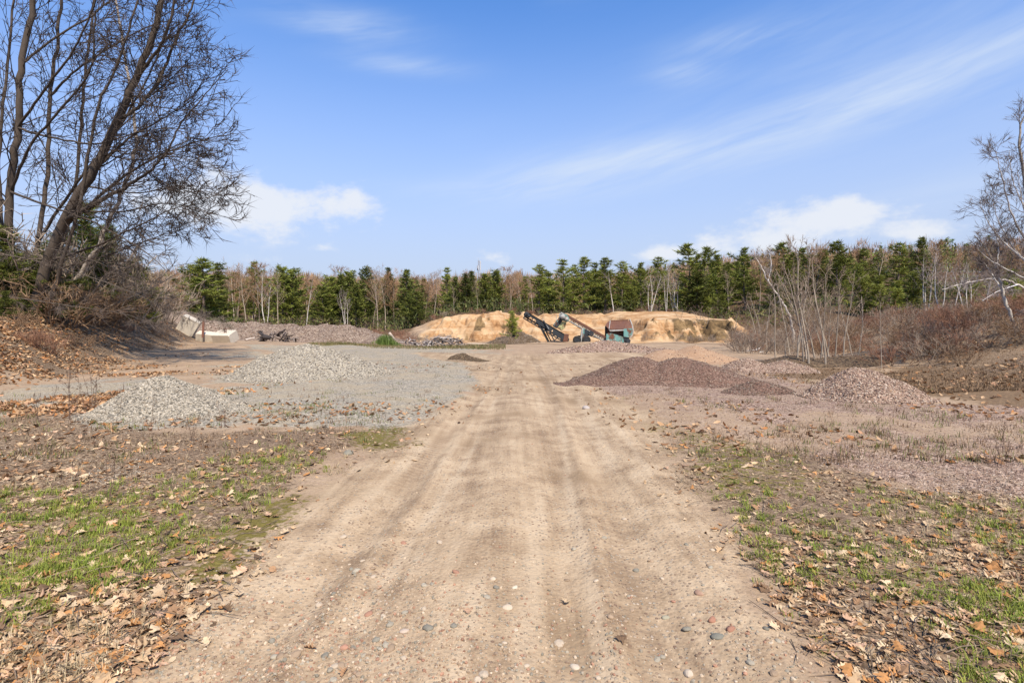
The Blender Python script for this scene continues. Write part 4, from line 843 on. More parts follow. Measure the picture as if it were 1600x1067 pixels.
# ------------------------------------------------------------------ stones: templates
def ico():
    t = (1 + 5 ** .5) / 2
    v = nrm(np.array([(-1, t, 0), (1, t, 0), (-1, -t, 0), (1, -t, 0), (0, -1, t), (0, 1, t), (0, -1, -t), (0, 1, -t), (t, 0, -1), (t, 0, 1), (-t, 0, -1), (-t, 0, 1)], float))
    f = np.array([(0, 11, 5), (0, 5, 1), (0, 1, 7), (0, 7, 10), (0, 10, 11), (1, 5, 9), (5, 11, 4), (11, 10, 2), (10, 7, 6), (7, 1, 8), (3, 9, 4), (3, 4, 2), (3, 2, 6), (3, 6, 8), (3, 8, 9), (4, 9, 5), (2, 4, 11), (6, 2, 10), (8, 6, 7), (9, 8, 1)])
    return v, f
def ico2():
    v, f = ico(); v = [tuple(q) for q in v]; cache = {}; out = []
    def mid(a, b):
        k = (min(a, b), max(a, b))
        if k not in cache: m = nrm(np.array(v[a]) + np.array(v[b])); v.append(tuple(m)); cache[k] = len(v) - 1
        return cache[k]
    for a, b, c in f:
        ab, bc, ca = mid(a, b), mid(b, c), mid(c, a); out += [(a, ab, ca), (b, bc, ab), (c, ca, bc), (ab, bc, ca)]
    return np.array(v), np.array(out)
rs = np.random.default_rng(3)
IV, IF = ico(); IV2, IF2 = ico2()
STONE20 = [IV * rs.uniform(0.75, 1.2, (12, 1)) for _ in range(5)]
OV = np.array([(1, 0, 0), (-1, 0, 0), (0, 1, 0), (0, -1, 0), (0, 0, 1), (0, 0, -1)], float); OF = np.array([(0, 2, 4), (2, 1, 4), (1, 3, 4), (3, 0, 4), (2, 0, 5), (1, 2, 5), (3, 1, 5), (0, 3, 5)])
def stones(mb, pos, size, pal, rng, low=True):
    n = len(pos); col = np.asarray(pal)[rng.integers(0, len(pal), n)] * rng.uniform(0.75, 1.25, (n, 1))
    sc = size[:, None] * rng.uniform(0.6, 1.2, (n, 3)); rot = rrot(rng, n)
    if low: mb.inst(OV * rng.uniform(.8, 1.2, (6, 1)), OF, pos, sc, rot, col)
    else:
        k = rng.integers(0, 5, n)
        for i in range(5):
            s_ = k == i
            if s_.any(): mb.inst(STONE20[i], IF, pos[s_], sc[s_], rot[s_], col[s_])
PALG = [(0.286, 0.248, 0.187), (0.354, 0.309, 0.238), (0.211, 0.184, 0.143), (0.408, 0.36, 0.279), (0.129, 0.112, 0.088), (0.306, 0.252, 0.184)]
PALP = [(0.27, 0.185, 0.135), (0.35, 0.26, 0.19), (0.19, 0.125, 0.092), (0.42, 0.335, 0.255), (0.11, 0.07, 0.052), (0.30, 0.20, 0.13)]
PALR = [(0.30, 0.215, 0.14), (0.28, 0.235, 0.17), (0.38, 0.285, 0.19), (0.30, 0.165, 0.105), (0.22, 0.19, 0.14), (0.42, 0.325, 0.225), (0.24, 0.165, 0.11)]
def dk(p, k): return [tuple(q * k for q in c) for c in p]

# ------------------------------------------------------------------ piles
def pile(name, bumps, mat, pal, label, cat='gravel pile', step=0.06, nst=3000, ssize=(0.012, 0.03), seed=1, rough=0.10, low=True, group=None, power=1.0):
    """bumps: (x, y, rx, ry, height, turn); a heap with its own loose stones on top"""
    rng = np.random.default_rng(seed)
    bs = np.array([(*b, 0)[:6] for b in bumps], float); mrg = 1.15
    R_ = np.maximum(bs[:, 2], bs[:, 3]) * mrg
    x0, x1 = (bs[:, 0] - R_).min(), (bs[:, 0] + R_).max(); y0, y1 = (bs[:, 1] - R_).min(), (bs[:, 1] + R_).max()
    def hh(x, y):
        h = np.full(x.shape, -1.0)
        wx = x + 0.18 * R_.mean() * fbm(x * 1.6 / R_.mean() + seed, y * 1.6 / R_.mean(), 3, seed); wy = y + 0.18 * R_.mean() * fbm(x * 1.6 / R_.mean(), y * 1.6 / R_.mean() + 7, 3, seed + 5)
        for bx, by, rx, ry, bh, tr in bs:
            c, s_ = math.cos(tr), math.sin(tr); u = ((wx - bx) * c + (wy - by) * s_) / rx; v = ((wy - by) * c - (wx - bx) * s_) / ry
            d = np.sqrt(u * u + v * v); e = bh * (1 - np.sqrt(d * d + 0.035) + 0.187 * 0.5) * 1.06
            e = np.where(e < bh * 0.16, bh * 0.16 * np.exp(np.clip((e / (bh * 0.16) - 1), -4, 0)) - 0.03 * bh, e)
            e = np.where(d > mrg, -1, e)
            h = np.maximum(h, e)
        return h + rough * np.clip(h, 0, .5) * fbm(x * 3.0, y * 3.0, 3, seed + 9)
    xs = np.arange(x0, x1 + step, step); ys = np.arange(y0, y1 + step, step); X, Y = np.meshgrid(xs, ys); x, y = X.ravel(), Y.ravel(); h = hh(x, y); nx = len(xs)
    z = H(x, y) + np.maximum(h, -0.04)
    i = (np.arange(len(ys) - 1)[:, None] * nx + np.arange(nx - 1)[None, :]).ravel(); q = np.stack([i, i + 1, i + nx + 1, i + nx], 1)
    q = q[(h[q] > -0.02).any(1)]
    used = np.unique(q); mp = np.full(len(x), -1); mp[used] = np.arange(len(used))
    o0 = np.array((bs[0, 0], bs[0, 1], hz(bs[0, 0], bs[0, 1])))
    mb = MB(); mb.add(np.stack([x, y, z], 1)[used] - o0, q=mp[q]); o = mb.build(name, MAT[mat], smooth=True); o.location = o0
    tag(o, label, cat, group)
    if nst:
        px = rng.uniform(x0, x1, nst * 3); py = rng.uniform(y0, y1, nst * 3); ph = hh(px, py); ok = ph > -0.005 + 0.02 * rng.random(len(px)); px, py, ph = px[ok][:nst], py[ok][:nst], ph[ok][:nst]
        sz = rng.uniform(*ssize, len(px)) * rng.choice([1, 1, 1, 1.5], len(px)); sb = MB()
        stones(sb, np.stack([px, py, H(px, py) + ph + 0.15 * sz], 1) - o0, sz, pal, rng, low)
        tag(sb.build('loose_stones', MAT['stone'], o), kind='stuff')
    return o
pile('gravel_pile', [(-6.25, 16.6, 2.2, 2.0, .92), (-5.55, 16.4, 1.8, 1.6, .74), (-7.1, 16.3, 1.2, 1.1, .4)], 'grey_gravel', PALG, 'larger grey crushed stone pile in the left yard', seed=11, nst=8000, ssize=(.009, .023), low=False)
pile('gravel_pile', [(-6.15, 9.7, 1.12, 1.1, 0.64), (-5.65, 9.6, .85, .8, .42), (-6.75, 9.7, .6, .6, .24)], 'grey_gravel', PALG, 'smaller grey gravel pile among leaves at left', seed=12, step=0.045, nst=7000, ssize=(.007, .017), low=False)
pile('gravel_pile', [(3.55, 15.2, 1.7, 1.4, 0.66), (4.75, 14.8, 1.75, 1.4, .66), (2.6, 14.6, 1.3, .8, .26), (5.6, 14.4, 1.1, .8, .3)], 'dark_pink_gravel', dk(PALP, .72), 'dark purple-pink gravel pile with two humps right of the track', seed=13, nst=9000, ssize=(.007, .017))
pile('gravel_pile', [(5.65, 12.5, .75, .5, 0.26), (5.4, 12.4, .6, .5, .16)], 'dark_pink_gravel', dk(PALP, .6), 'small low dark heap at the foot of the two-humped pile', seed=14, step=.035, nst=1500, ssize=(.008, .02))
pile('gravel_pile', [(7.4, 11.6, 1.05, 1.0, 0.66), (7.8, 11.4, .8, .8, .42)], 'pink_gravel', PALP, 'rounded pale pink gravel pile nearest the right brush', seed=15, step=.045, nst=6500, ssize=(.008, .019), low=False)
pile('gravel_pile', [(7.9, 18.2, .9, .8, 0.42), (9.0, 18.0, 1.0, .8, .34)], 'pink_gravel', PALP, 'low spread pink gravel pile behind the rounded one', seed=16, nst=4500, ssize=(.009, .021))
pile('sand_pile', [(7.7, 22.8, 1.9, 1.6, 0.75), (6.5, 23.0, 1.4, 1.4, .55)], 'sand_heap', PALP, 'smooth orange-tan sand heap before the hollow', 'sand pile', seed=17, nst=250, ssize=(.015, .03), rough=.04)
pile('gravel_pile', [(6.3, 35.0, 2.8, 2.0, .78), (7.6, 34.0, 2.2, 1.8, .5), (4.6, 34.6, 2.2, 1.8, .4), (9.0, 33, 1.6, 1.4, .3)], 'pink_gravel', PALP, 'broad pinkish gravel heap in front of the hopper', seed=18, step=.1, nst=2600, ssize=(.02, .06))
pile('soil_mound', [(-2.35, 26.0, .75, .6, 0.34), (-1.85, 25.6, .7, .45, .2), (-1.5, 25.3, .5, .35, .1)], 'mulch', dk([(.12, .085, .05)], 1), 'small dark brown soil mound alone in the yard', 'soil mound', seed=19, step=.05, nst=700, ssize=(.01, .025))
pile('gravel_berm', [(-31 + 1.1 * i, 51.5 + .4 * math.sin(i * 1.7), 3.4, 2.6, float(np.interp(i, [0, 6, 10, 13, 15, 18], [1.75, 1.7, 1.5, 1.75, 1.5, .5])) + .1 * math.sin(i * 2.3)) for i in range(19)], 'berm_gravel', dk(PALP, .75), 'long low pinkish stone berm before the left tree line', 'gravel berm', seed=20, step=.16, nst=5000, ssize=(.02, .06))
pile('soil_mound', [(0.7, 60.5, 2.3, 1.5, 1.3), (-1.0, 60.2, 1.8, 1.4, .8)], 'mulch', [(.2, .16, .12)], 'weedy grey-brown mound left of the black conveyor', 'soil mound', seed=21, step=.15, nst=500, ssize=(.03, .08))
pile('soil_mound', [(11.3, 21.5, 1.8, 1.2, .3), (13.2, 21.5, 1.6, 1.2, .3)], 'mulch', [(.17, .11, .07)], 'low brown soil ridge below the birch saplings', 'soil mound', seed=22, step=.1, nst=900, ssize=(.012, .03))

# ------------------------------------------------------------------ the old crushing and screening machinery
DY = 62.0
def Q(px, py, dy=0.0): return at(px, py, DY) + np.array((0, dy, 0))
def part(parent, o0, name, mat, fn, smooth=False):
    mb = MB(); fn(mb)
    for k in range(len(mb.v)): mb.v[k] = mb.v[k] - o0
    return mb.build(name, MAT[mat], parent, smooth)
def rails(mb, a, b, half, depth, w=0.09, n=9):
    """lattice side frame pair between a and b (upper chord), lower chord dropped by depth"""
    a = np.asarray(a); b = np.asarray(b); d = nrm(b - a); up = nrm(np.cross(np.cross(d, UP), d)); dn = -up * depth
    for s_ in (-1, 1):
        o = np.array((0, s_ * half, 0)); mb.beam(a + o, b + o, w, w * 1.5); mb.beam(a + o + dn, b + o + dn, w, w)
        for k in range(n):
            p = a + (b - a) * k / n + o; q = a + (b - a) * (k + 1) / n + o
            mb.beam(p, p + dn, w * .6, w * .6); mb.beam(p + dn, q, w * .5, w * .5)
def wheel(parent, o0, c, r, w):
    def tyre(mb):
        k = 18; pr = [(-.5, .62), (-.5, .92), (-.38, 1), (.38, 1), (.5, .92), (.5, .62), (-.5, .62)]
        a = np.arange(k) * 2 * math.pi / k; m = len(pr)
        v = np.array([(pr_[1] * r * math.cos(t), pr_[0] * w, pr_[1] * r * math.sin(t)) for t in a for pr_ in pr]) + c
        q = [(i * m + j, ((i + 1) % k) * m + j, ((i + 1) % k) * m + j + 1, i * m + j + 1) for i in range(k) for j in range(m - 1)]
        mb.add(v, q=q)
    ty = part(parent, o0, 'tyre', 'rubber', tyre, True)
    def rim(mb): mb.tube([c + np.array((0, -w * .4, 0)), c + np.array((0, w * .4, 0))], r * .6, 14, cap=True); mb.tube([c + np.array((0, -w * .55, 0)), c + np.array((0, w * .55, 0))], r * .16, 8, cap=True)
    part(ty, o0, 'rim', 'dark_steel', rim)
gz = hz(3.0, DY)
# stacker conveyor
o0 = Q(860, 535); o0[2] = gz; st_ = empty('stacker_conveyor', o0); tag(st_, 'black inclined stacker conveyor on thin legs left of the teal machine', 'conveyor')
A, B = Q(822, 489.5), Q(886, 527.5)
part(st_, o0, 'boom_frame', 'dark_steel', lambda m: rails(m, A, B, .48, .62, .11, 11))
def belt(m):
    d = nrm(B - A); u = nrm(np.cross(np.cross(d, UP), d))
    for off, wv in ((.10, .42), (-.42, .42)):
        a_, b_ = A + u * off, B + u * off
        prof = [(-wv, .10), (-wv * .55, 0), (wv * .55, 0), (wv, .10)]
        v = [p + np.array((0, y_, 0)) + u * (h_ + e_) for p in (a_, b_) for e_ in (0, -.06) for (y_, h_) in prof]
        q = []
        for base, nxt in ((0, 8), (4, 12)):
            for j in range(3): q.append((base + j, base + j + 1, nxt + j + 1, nxt + j))
        q += [(0, 8, 12, 4), (3, 7, 15, 11), (0, 4, 5, 1), (1, 5, 6, 2), (2, 6, 7, 3), (8, 9, 13, 12), (9, 10, 14, 13), (10, 11, 15, 14)]
        m.add(np.array(v), q=q)
part(st_, o0, 'belt', 'rubber', belt)
for c_, r_ in ((Q(822.5, 491.5), .30), (Q(885, 530), .27)):
    part(st_, o0, 'pulley', 'dark_steel', lambda m: m.tube([c_ - (0, .5, 0), c_ + (0, .5, 0)], r_, 14, cap=True), True)
part(st_, o0, 'side_cover', 'dark_steel', lambda m: m.prism([Q(838, 498, -.56), Q(862, 512.5, -.56), Q(861, 519, -.56), Q(837, 504, -.56)], (0, .04, 0)))
part(st_, o0, 'side_cover', 'dark_steel', lambda m: m.prism([Q(864, 513.5, -.56), Q(883, 525, -.56), Q(882, 533, -.56), Q(862.5, 521, -.56)], (0, .04, 0)))
for a_, b_, y_ in (((840, 504), (856, 534.8), -.55), ((847, 506), (862, 534.8), .1), ((849, 501), (867, 535.5), -.62), ((844, 506), (859, 534.8), .6)):
    part(st_, o0, 'leg', 'dark_steel', lambda m: m.beam(Q(*a_, y_), Q(*b_, y_ * 1.6), .11, .11))
part(st_, o0, 'brace', 'dark_steel', lambda m: (m.beam(Q(848, 517, -.7), Q(858, 517, -.8), .07, .07), m.beam(Q(865.5, 531.5, -.8), Q(873, 525.5, -.5), .08, .08), m.beam(Q(856, 533.5, -.85), Q(868, 533.5, -.9), .09, .09)))
part(st_, o0, 'guy_rod', 'grey_steel', lambda m: m.tube([Q(847, 498, -.6), Q(857, 514, -.75)], .035, 5))
part(st_, o0, 'tail_box', 'rusty_plate', lambda m: (m.prism([Q(881, 521.5, -.6), Q(888, 522, -.6), Q(887.5, 527, -.6), Q(886, 534, -.6), Q(879, 533, -.6)], (0, 1.2, 0))))
part(st_, o0, 'motor', 'dark_steel', lambda m: m.tube([Q(826, 494, -.9), Q(826, 494, -.5)], .2, 10, cap=True), True)
# screening conveyor with chute
o1 = Q(908, 536); o1[2] = gz; sc_ = empty('screening_conveyor', o1); tag(sc_, 'teal framed inclined conveyor with drop chute feeding the black stacker', 'conveyor')
A2, B2 = Q(876, 488.5), Q(948, 530)
part(sc_, o1, 'boom_frame', 'grey_steel', lambda m: rails(m, A2, B2, .5, .35, .1, 12))
def belt2(m):
    d = nrm(B2 - A2); u = nrm(np.cross(np.cross(d, UP), d)); m.prism([A2 + u * .12 + (0, -.45, 0), A2 + u * .12 + (0, .45, 0), A2 + u * .02 + (0, .45, 0), A2 + u * .02 + (0, -.45, 0)], B2 - A2)
part(sc_, o1, 'belt', 'rubber', belt2)
part(sc_, o1, 'side_board', 'rusty_plate', lambda m: m.prism([Q(884, 490.5, -.57), Q(946, 525.5, -.57), Q(945, 529, -.57), Q(883, 494, -.57)], (0, .05, 0)))
part(sc_, o1, 'lower_truss', 'dark_steel', lambda m: (m.beam(Q(890, 502, -.5), Q(911, 514.5, -.5), .09, .12), m.beam(Q(890, 502, .5), Q(911, 514.5, .5), .09, .12), m.beam(Q(895, 505, -.5), Q(896, 499, -.5), .07, .07), m.beam(Q(903, 509.8, -.5), Q(904, 503.5, -.5), .07, .07),
     m.beam(Q(920, 524, -.5), Q(944, 531.5, -.5), .09, .1), m.beam(Q(928, 526.5, -.5), Q(929, 521, -.5), .06, .06), m.beam(Q(935, 528.8, -.5), Q(936, 524, -.5), .06, .06)))
part(sc_, o1, 'head_box', 'teal_paint', lambda m: (m.prism([Q(876, 491, -.62), Q(885, 491.5, -.62), Q(889, 498, -.62), Q(886, 503, -.62), Q(879, 501, -.62), Q(874.5, 496, -.62)], (0, 1.24, 0))))
part(sc_, o1, 'motor', 'grey_steel', lambda m: (m.tube([Q(878, 495, -1.0), Q(878, 495, -.6)], .28, 12, cap=True), m.tube([Q(884, 498.5, -.85), Q(884, 498.5, -.6)], .22, 10, cap=True)), True)
part(sc_, o1, 'chute', 'dark_steel', lambda m: m.prism([Q(874, 495.5, -.55), Q(879, 500, -.55), Q(869.5, 513, -.55), Q(864.5, 510, -.55)], (0, 1.1, 0)))
part(sc_, o1, 'chute_lip', 'teal_paint', lambda m: m.prism([Q(875, 494.5, -.6), Q(876.3, 495.6, -.6), Q(866, 509, -.6), Q(864.4, 508.4, -.6)], (0, 1.2, 0)))
part(sc_, o1, 'reject_box', 'faded_yellow', lambda m: m.prism([Q(876.5, 502, -.5), Q(884.5, 503, -.5), Q(882.5, 512, -.5), Q(877, 516.5, -.5), Q(870.5, 512, -.5)], (0, 1.0, 0)))
part(sc_, o1, 'side_rod', 'grey_steel', lambda m: m.tube([Q(870, 491, .6), Q(869.5, 505, .6)], .03, 5))
for a_, b_, y_ in (((909, 513), (906, 537), -.6), ((911, 513), (909.5, 537), -.58), ((915, 515), (912, 536), .6), ((911, 513), (907.5, 536), .62)):
    part(sc_, o1, 'leg', 'grey_steel' if y_ < -.59 else 'teal_paint', lambda m: m.beam(Q(*a_, y_), Q(*b_, y_ * 1.25), .17, .17))
part(sc_, o1, 'gearbox', 'dark_steel', lambda m: (m.prism([Q(911, 512.5, -.62), Q(917, 515.5, -.62), Q(923, 519.5, -.62), Q(920, 524.5, -.62), Q(912.5, 525.5, -.62)], (0, 1.2, 0)), m.tube([Q(922, 521, -.8), Q(922, 521, -.4)], .3, 12, cap=True)))
part(sc_, o1, 'axle', 'dark_steel', lambda m: m.tube([Q(907, 535.5, -1.2), Q(907, 535.5, 1.2)], .09, 8, cap=True))
for px_, y_ in ((899.5, -1.25), (914, -1.25), (907, 1.2)): wheel(sc_, o1, np.array((Q(px_, 530)[0], DY + y_, gz + .28)), .46, .36)
# feed hopper
o2 = Q(965, 536); o2[2] = gz; hp_ = empty('feed_hopper', o2); tag(hp_, 'teal steel feed hopper with flared rusty top plates at the conveyor foot', 'hopper')
part(hp_, o2, 'front_panel', 'teal_paint', lambda m: m.prism([Q(945, 521.5, -1.0), Q(951, 519.5, -1.0), Q(971, 526, -1.0), Q(972, 535, -1.0), Q(945, 535, -1.0)], (0, .1, 0)))
part(hp_, o2, 'panel_rib', 'grey_steel', lambda m: m.prism([Q(958, 528, -1.06), Q(959, 528, -1.06), Q(959, 535, -1.06), Q(958, 535, -1.06)], (0, .06, 0)))
part(hp_, o2, 'inner_wall', 'rusty_plate', lambda m: m.prism([Q(947, 514, -.55), Q(972, 514, -.55), Q(972, 535, -.55), Q(947, 535, -.55)], (0, .08, 0)))
part(hp_, o2, 'side_panel', 'teal_paint', lambda m: m.prism([Q(971.5, 513.5, -1.1), Q(984.5, 513, -1.1), Q(985, 518, -1.1), Q(983.5, 523, -1.1), Q(980.5, 526.5, -1.1), Q(971.5, 526, -1.1)], (0, .12, 0)))
part(hp_, o2, 'corner_plate', 'rusty_plate', lambda m: m.prism([Q(971.5, 513.3, -1.05), Q(975, 507, -.6), Q(984.5, 499, .2), Q(984.8, 513, -.9)], (0.04, .1, 0)))
part(hp_, o2, 'end_post', 'grey_steel', lambda m: m.tube(spline([Q(984.6, 499, .1), Q(986.2, 507, -.4), Q(986.4, 515, -.9), Q(984.8, 523, -1.05), Q(981.3, 527.5, -1.1)], 12), .06, 6))
part(hp_, o2, 'flared_plate', 'rusty_plate', lambda m: m.prism([Q(949, 514.2, -1.1), Q(971.5, 513.5, -1.1), Q(984, 500.8, 1.0), Q(956, 501.8, 1.0)], (0, .03, -.07)))
part(hp_, o2, 'flared_plate', 'rusty_plate', lambda m: m.prism([Q(944.3, 508.5, -.6), Q(948.6, 514, -1.1), Q(955.6, 501.8, 1.0), Q(952, 502.5, .9)], (0, .03, -.07)))
part(hp_, o2, 'plate_rib', 'grey_steel', lambda m: m.beam(Q(949, 513.8, -1.12), Q(956, 501.4, 1.0), .07, .1))
part(hp_, o2, 'top_rim', 'rusty_plate', lambda m: m.beam(Q(955.5, 501.3, 1.02), Q(984.6, 500, 1.02), .1, .12))
part(hp_, o2, 'front_lip', 'grey_steel', lambda m: m.prism([Q(948.5, 515.4, -1.16), Q(971.3, 514.4, -1.16), Q(971.3, 516.4, -1.16), Q(951, 517.6, -1.16)], (0, .14, 0)))
part(hp_, o2, 'rear_panel', 'dark_steel', lambda m: m.prism([Q(947, 510, .7), Q(983, 510, .7), Q(980, 534, .7), Q(947, 534, .7)], (0, .1, 0)))
part(hp_, o2, 'drive_unit', 'dark_steel', lambda m: (m.prism([Q(971.5, 526.5, -1.0), Q(980.5, 527, -1.0), Q(979.5, 531, -1.0), Q(982, 533, -1.0), Q(981, 536.5, -1.0), Q(972.5, 536.5, -1.0)], (0, 1.4, 0)), m.tube([Q(978, 532, -1.3), Q(978, 532, -.9)], .25, 12, cap=True)))
part(hp_, o2, 'skid_rail', 'dark_steel', lambda m: (m.beam(Q(944, 535.2, -.9), Q(984, 537, -.9), .16, .18), m.beam(Q(944, 535.2, .7), Q(984, 537, .7), .16, .18)))

# ------------------------------------------------------------------ concrete blocks on the left
def block(px, bp, size, rot, label, loop=False, Y=42.0, chip=0.12, seed=1):
    x = (px - CX) / F * Y; z = hz(x, Y); rng = np.random.default_rng(seed); Rm = rotz(rot[2]) @ roty(rot[1]) @ rotx(rot[0])
    hx, hy, h_ = [q / 2 for q in size]; k = chip; b = []
    for sx_ in (-1, 1):
        for sy_ in (-1, 1):
            for sz_ in (-1, 1): b += [(sx_ * (hx - k * rng.uniform(.3, 1)), sy_ * hy, sz_ * h_), (sx_ * hx, sy_ * (hy - k * rng.uniform(.3, 1)), sz_ * h_), (sx_ * hx, sy_ * hy, sz_ * (h_ - k * rng.uniform(.3, 1)))]
    import bmesh
    bm = bmesh.new()
    for q in b: bm.verts.new(Rm @ np.array(q))
    bmesh.ops.convex_hull(bm, input=bm.verts); lo = min(v.co.z for v in bm.verts)
    me = bpy.data.meshes.new('concrete_block')
    bm.to_mesh(me); bm.free(); me.materials.append(MAT['concrete'])
    a = me.color_attributes.new('Col', 'FLOAT_COLOR', 'POINT'); a.data.foreach_set('color', np.tile((0.50, 0.44, 0.35, 1), len(me.vertices)).astype(np.float32))
    o = link('concrete_block', me); o.location = (x, Y, z - lo - 0.12); tag(o, label, 'concrete block', 'concrete blocks at the end of the leaf bank')
    if loop:
        mb = MB(); c = Rm @ np.array((0.15 * hx, 0, h_)); mb.tube(spline([c + (-.05, 0, -.05), c + (-.05, 0, .24), c + (.0, 0, .34), c + (.06, 0, .24), c + (.06, 0, -.05)], 12), .035, 6, (0.14, 0.07, 0.05)); mb.build('lifting_loop', MAT['paint_metal'], o)
    return o
block(352, 528, (1.45, 1.0, .75), (0.42, 0.0, -.15), 'squared concrete block with lifting loop, right of the three', True, 41.0, seed=2)
block(322, 526, (1.2, .8, .65), (0.3, 0.12, .2), 'low half-buried concrete block between the other two', False, 42.0, seed=3)
block(295, 527, (1.25, .8, 1.3), (0.2, 0.5, .35), 'tall tilted concrete block at the left of the three', False, 42.0, .14, seed=4)
# rusty post between the blocks
mb = MB(); c = at(317, 517, 41.3); mb.beam((0, 0, -.5), (0.05, 0, .75), .14, .1, (0.2, 0.09, 0.06)); o = mb.build('rusty_post', MAT['paint_metal']); o.location = c; tag(o, 'short rusty steel post standing between the concrete blocks', 'post')

# ------------------------------------------------------------------ dead wood heaps
def log(mb, a, b, r, col, seed=0):
    rng = np.random.default_rng(seed); p = spline([a, (np.asarray(a) + b) / 2 + rng.normal(0, .06, 3), b], 7); mb.tube(p, np.linspace(r, r * .7, 7) * rng.uniform(.85, 1.1, 7), 7, col, cap=True)
def wood_heap(name, px, Y, w, h, n, cols, label, seed, roots=False):
    R = random.Random(seed); x = (px - CX) / F * Y; z = hz(x, Y); e = empty(name, (x, Y, z)); tag(e, label, 'wood heap')
    for i in range(n):
        u = R.uniform(-1, 1); hh = h * (1 - u * u) * R.uniform(.1, .9); L = R.uniform(.4, 1.1) * (1 if not roots else .8); a = R.uniform(0, 6.28); el_ = R.uniform(-.3, .7)
        c = np.array((u * w / 2, R.uniform(-.6, .6), hh + .05)); d = np.array((math.cos(a) * math.cos(el_), math.sin(a) * math.cos(el_), math.sin(el_))) * L * .5
        mb = MB(); log(mb, c - d, c + d, R.uniform(.035, .10), R.choice(cols), i + seed); mb.build('log', MAT['wood'], e, True)
    return e
GW = [(0.30, 0.26, 0.23), (0.20, 0.165, 0.145), (0.38, 0.33, 0.29), (0.12, 0.095, 0.085)]; DW = [(0.06, 0.045, 0.04), (0.10, 0.075, 0.06), (0.16, 0.13, 0.11)]
wood_heap('wood_heap', 692, 50, 4.2, 1.1, 70, GW, 'heap of bleached roots and logs at the foot of the sand bank', 31)
wood_heap('wood_heap', 640, 50, 1.6, .7, 16, GW, 'smaller grey wood pile left of the bleached root heap', 32)
wood_heap('wood_heap', 437, 47, 2.6, .9, 34, DW, 'dark tangle of roots and branches before the berm', 33)
def stump(px, Y, r, label, seed, col):
    R = random.Random(seed); x = (px - CX) / F * Y; z = hz(x, Y); e = empty('tree_stump', (x, Y, z)); tag(e, label, 'stump')
    mb = MB(); mb.tube([(-.5 * r, 0, r * .9), (0, 0, r * 1.0), (1.1 * r, 0.1, r * .8)], [r * .55, r * .6, r * .4], 9, col, cap=True); mb.build('bole', MAT['wood'], e, True)
    for i in range(30):
        a = R.uniform(0, 6.28); p0 = np.array((-.5 * r, math.cos(a) * r * .6, r * .9 + math.sin(a) * r * .6)); mb = MB(); mb.tube(spline([p0, p0 + (-.3 * r, math.cos(a) * .5 * r, math.sin(a) * .5 * r), p0 + (-.5 * r + R.uniform(-.2, .2), math.cos(a) * 1.0 * r, math.sin(a) * 1.0 * r)], 6), np.linspace(.07, .015, 6), 5, col); mb.build('root', MAT['wood'], e, True)
stump(414, 46, .40, 'black overturned stump before the stone berm', 5, (0.05, 0.042, 0.04))
for px, py, px2, py2, Y, r, lb, col in ((608, 500, 624, 517, 51, .14, 'pale broken log standing up left of the bleached roots', (0.42, 0.34, 0.27)), (598, 534, 612, 529, 49, .16, 'pale short log lying in the grass at the berm end', (0.42, 0.35, 0.28)), (384, 521, 398, 518, 46, .1, 'bleached branch piece beside the black stump', (0.45, 0.38, 0.32)),
                                        (730, 536, 764, 537.5, 50, .07, 'long straw-coloured pole lying right of the root heap', (0.45, 0.36, 0.26)), (1166, 541, 1192, 543, 36, .06, 'white fallen birch stem by the saplings', (0.6, 0.56, 0.52)), (1170, 544.5, 1190, 539, 36.5, .05, 'second white fallen birch stem crossing the first', (0.58, 0.54, 0.5)), (1395, 520, 1470, 490, 30, .05, 'grey dead stem lying up the right bank', (0.17, 0.135, 0.11)), (1440, 545, 1480, 520, 27, .04, 'grey dead stem lower on the right bank', (0.16, 0.125, 0.1))):
    a, b = at(px, py, Y), at(px2, py2, Y + .6); low = min(a[2] - hz(a[0], a[1]), b[2] - hz(b[0], b[1]))
    if low > r: a[2] -= low - r; b[2] -= low - r
    if low < 0: a[2] -= low; b[2] -= low
    c = (a + b) / 2; mb = MB(); log(mb, a - c, b - c, r, col, int(px)); o = mb.build('fallen_log', MAT['wood'], None, True); o.location = c; tag(o, lb, 'log', 'fallen logs')
# ------------------------------------------------------------------ antenna mast above the trees
x, Y = at(748, 0, 190)[0], 190.0; z = hz(x, Y); top = CAMZ + (HY - 404) / F * Y - z; e = empty('antenna_mast', (x, Y, z)); tag(e, 'thin lattice antenna mast rising above the distant trees', 'mast')
mb = MB(); cs = [np.array((math.cos(a), math.sin(a), 0)) * .38 for a in (0.5, 2.6, 4.7)]
for c in cs: mb.tube([c, c * .7 + UP * top * .96], .05, 5, (0.35, 0.33, 0.33))
nb = 16
for k in range(nb):
    for j in range(3): mb.tube([cs[j] * (1 - .3 * k / nb) + UP * top * .96 * k / nb, cs[(j + 1) % 3] * (1 - .3 * (k + 1) / nb) + UP * top * .96 * (k + 1) / nb], .03, 3, (0.35, 0.33, 0.33))
mb.build('lattice', MAT['paint_metal'], e)
for k, zf in enumerate((.80, .80, .80, .90)):
    mb = MB(); a = k * 2.09 + .4; mb.box((math.cos(a) * .6, math.sin(a) * .6, top * zf), (.3, .25, 1.7), rot=rotz(a), col=(0.45, 0.45, 0.46)); mb.build('panel_antenna', MAT['paint_metal'], e)
mb = MB(); mb.tube([(0, 0, top * .94), (0, 0, top)], .05, 5, (0.4, 0.4, 0.4)); mb.build('whip', MAT['paint_metal'], e)

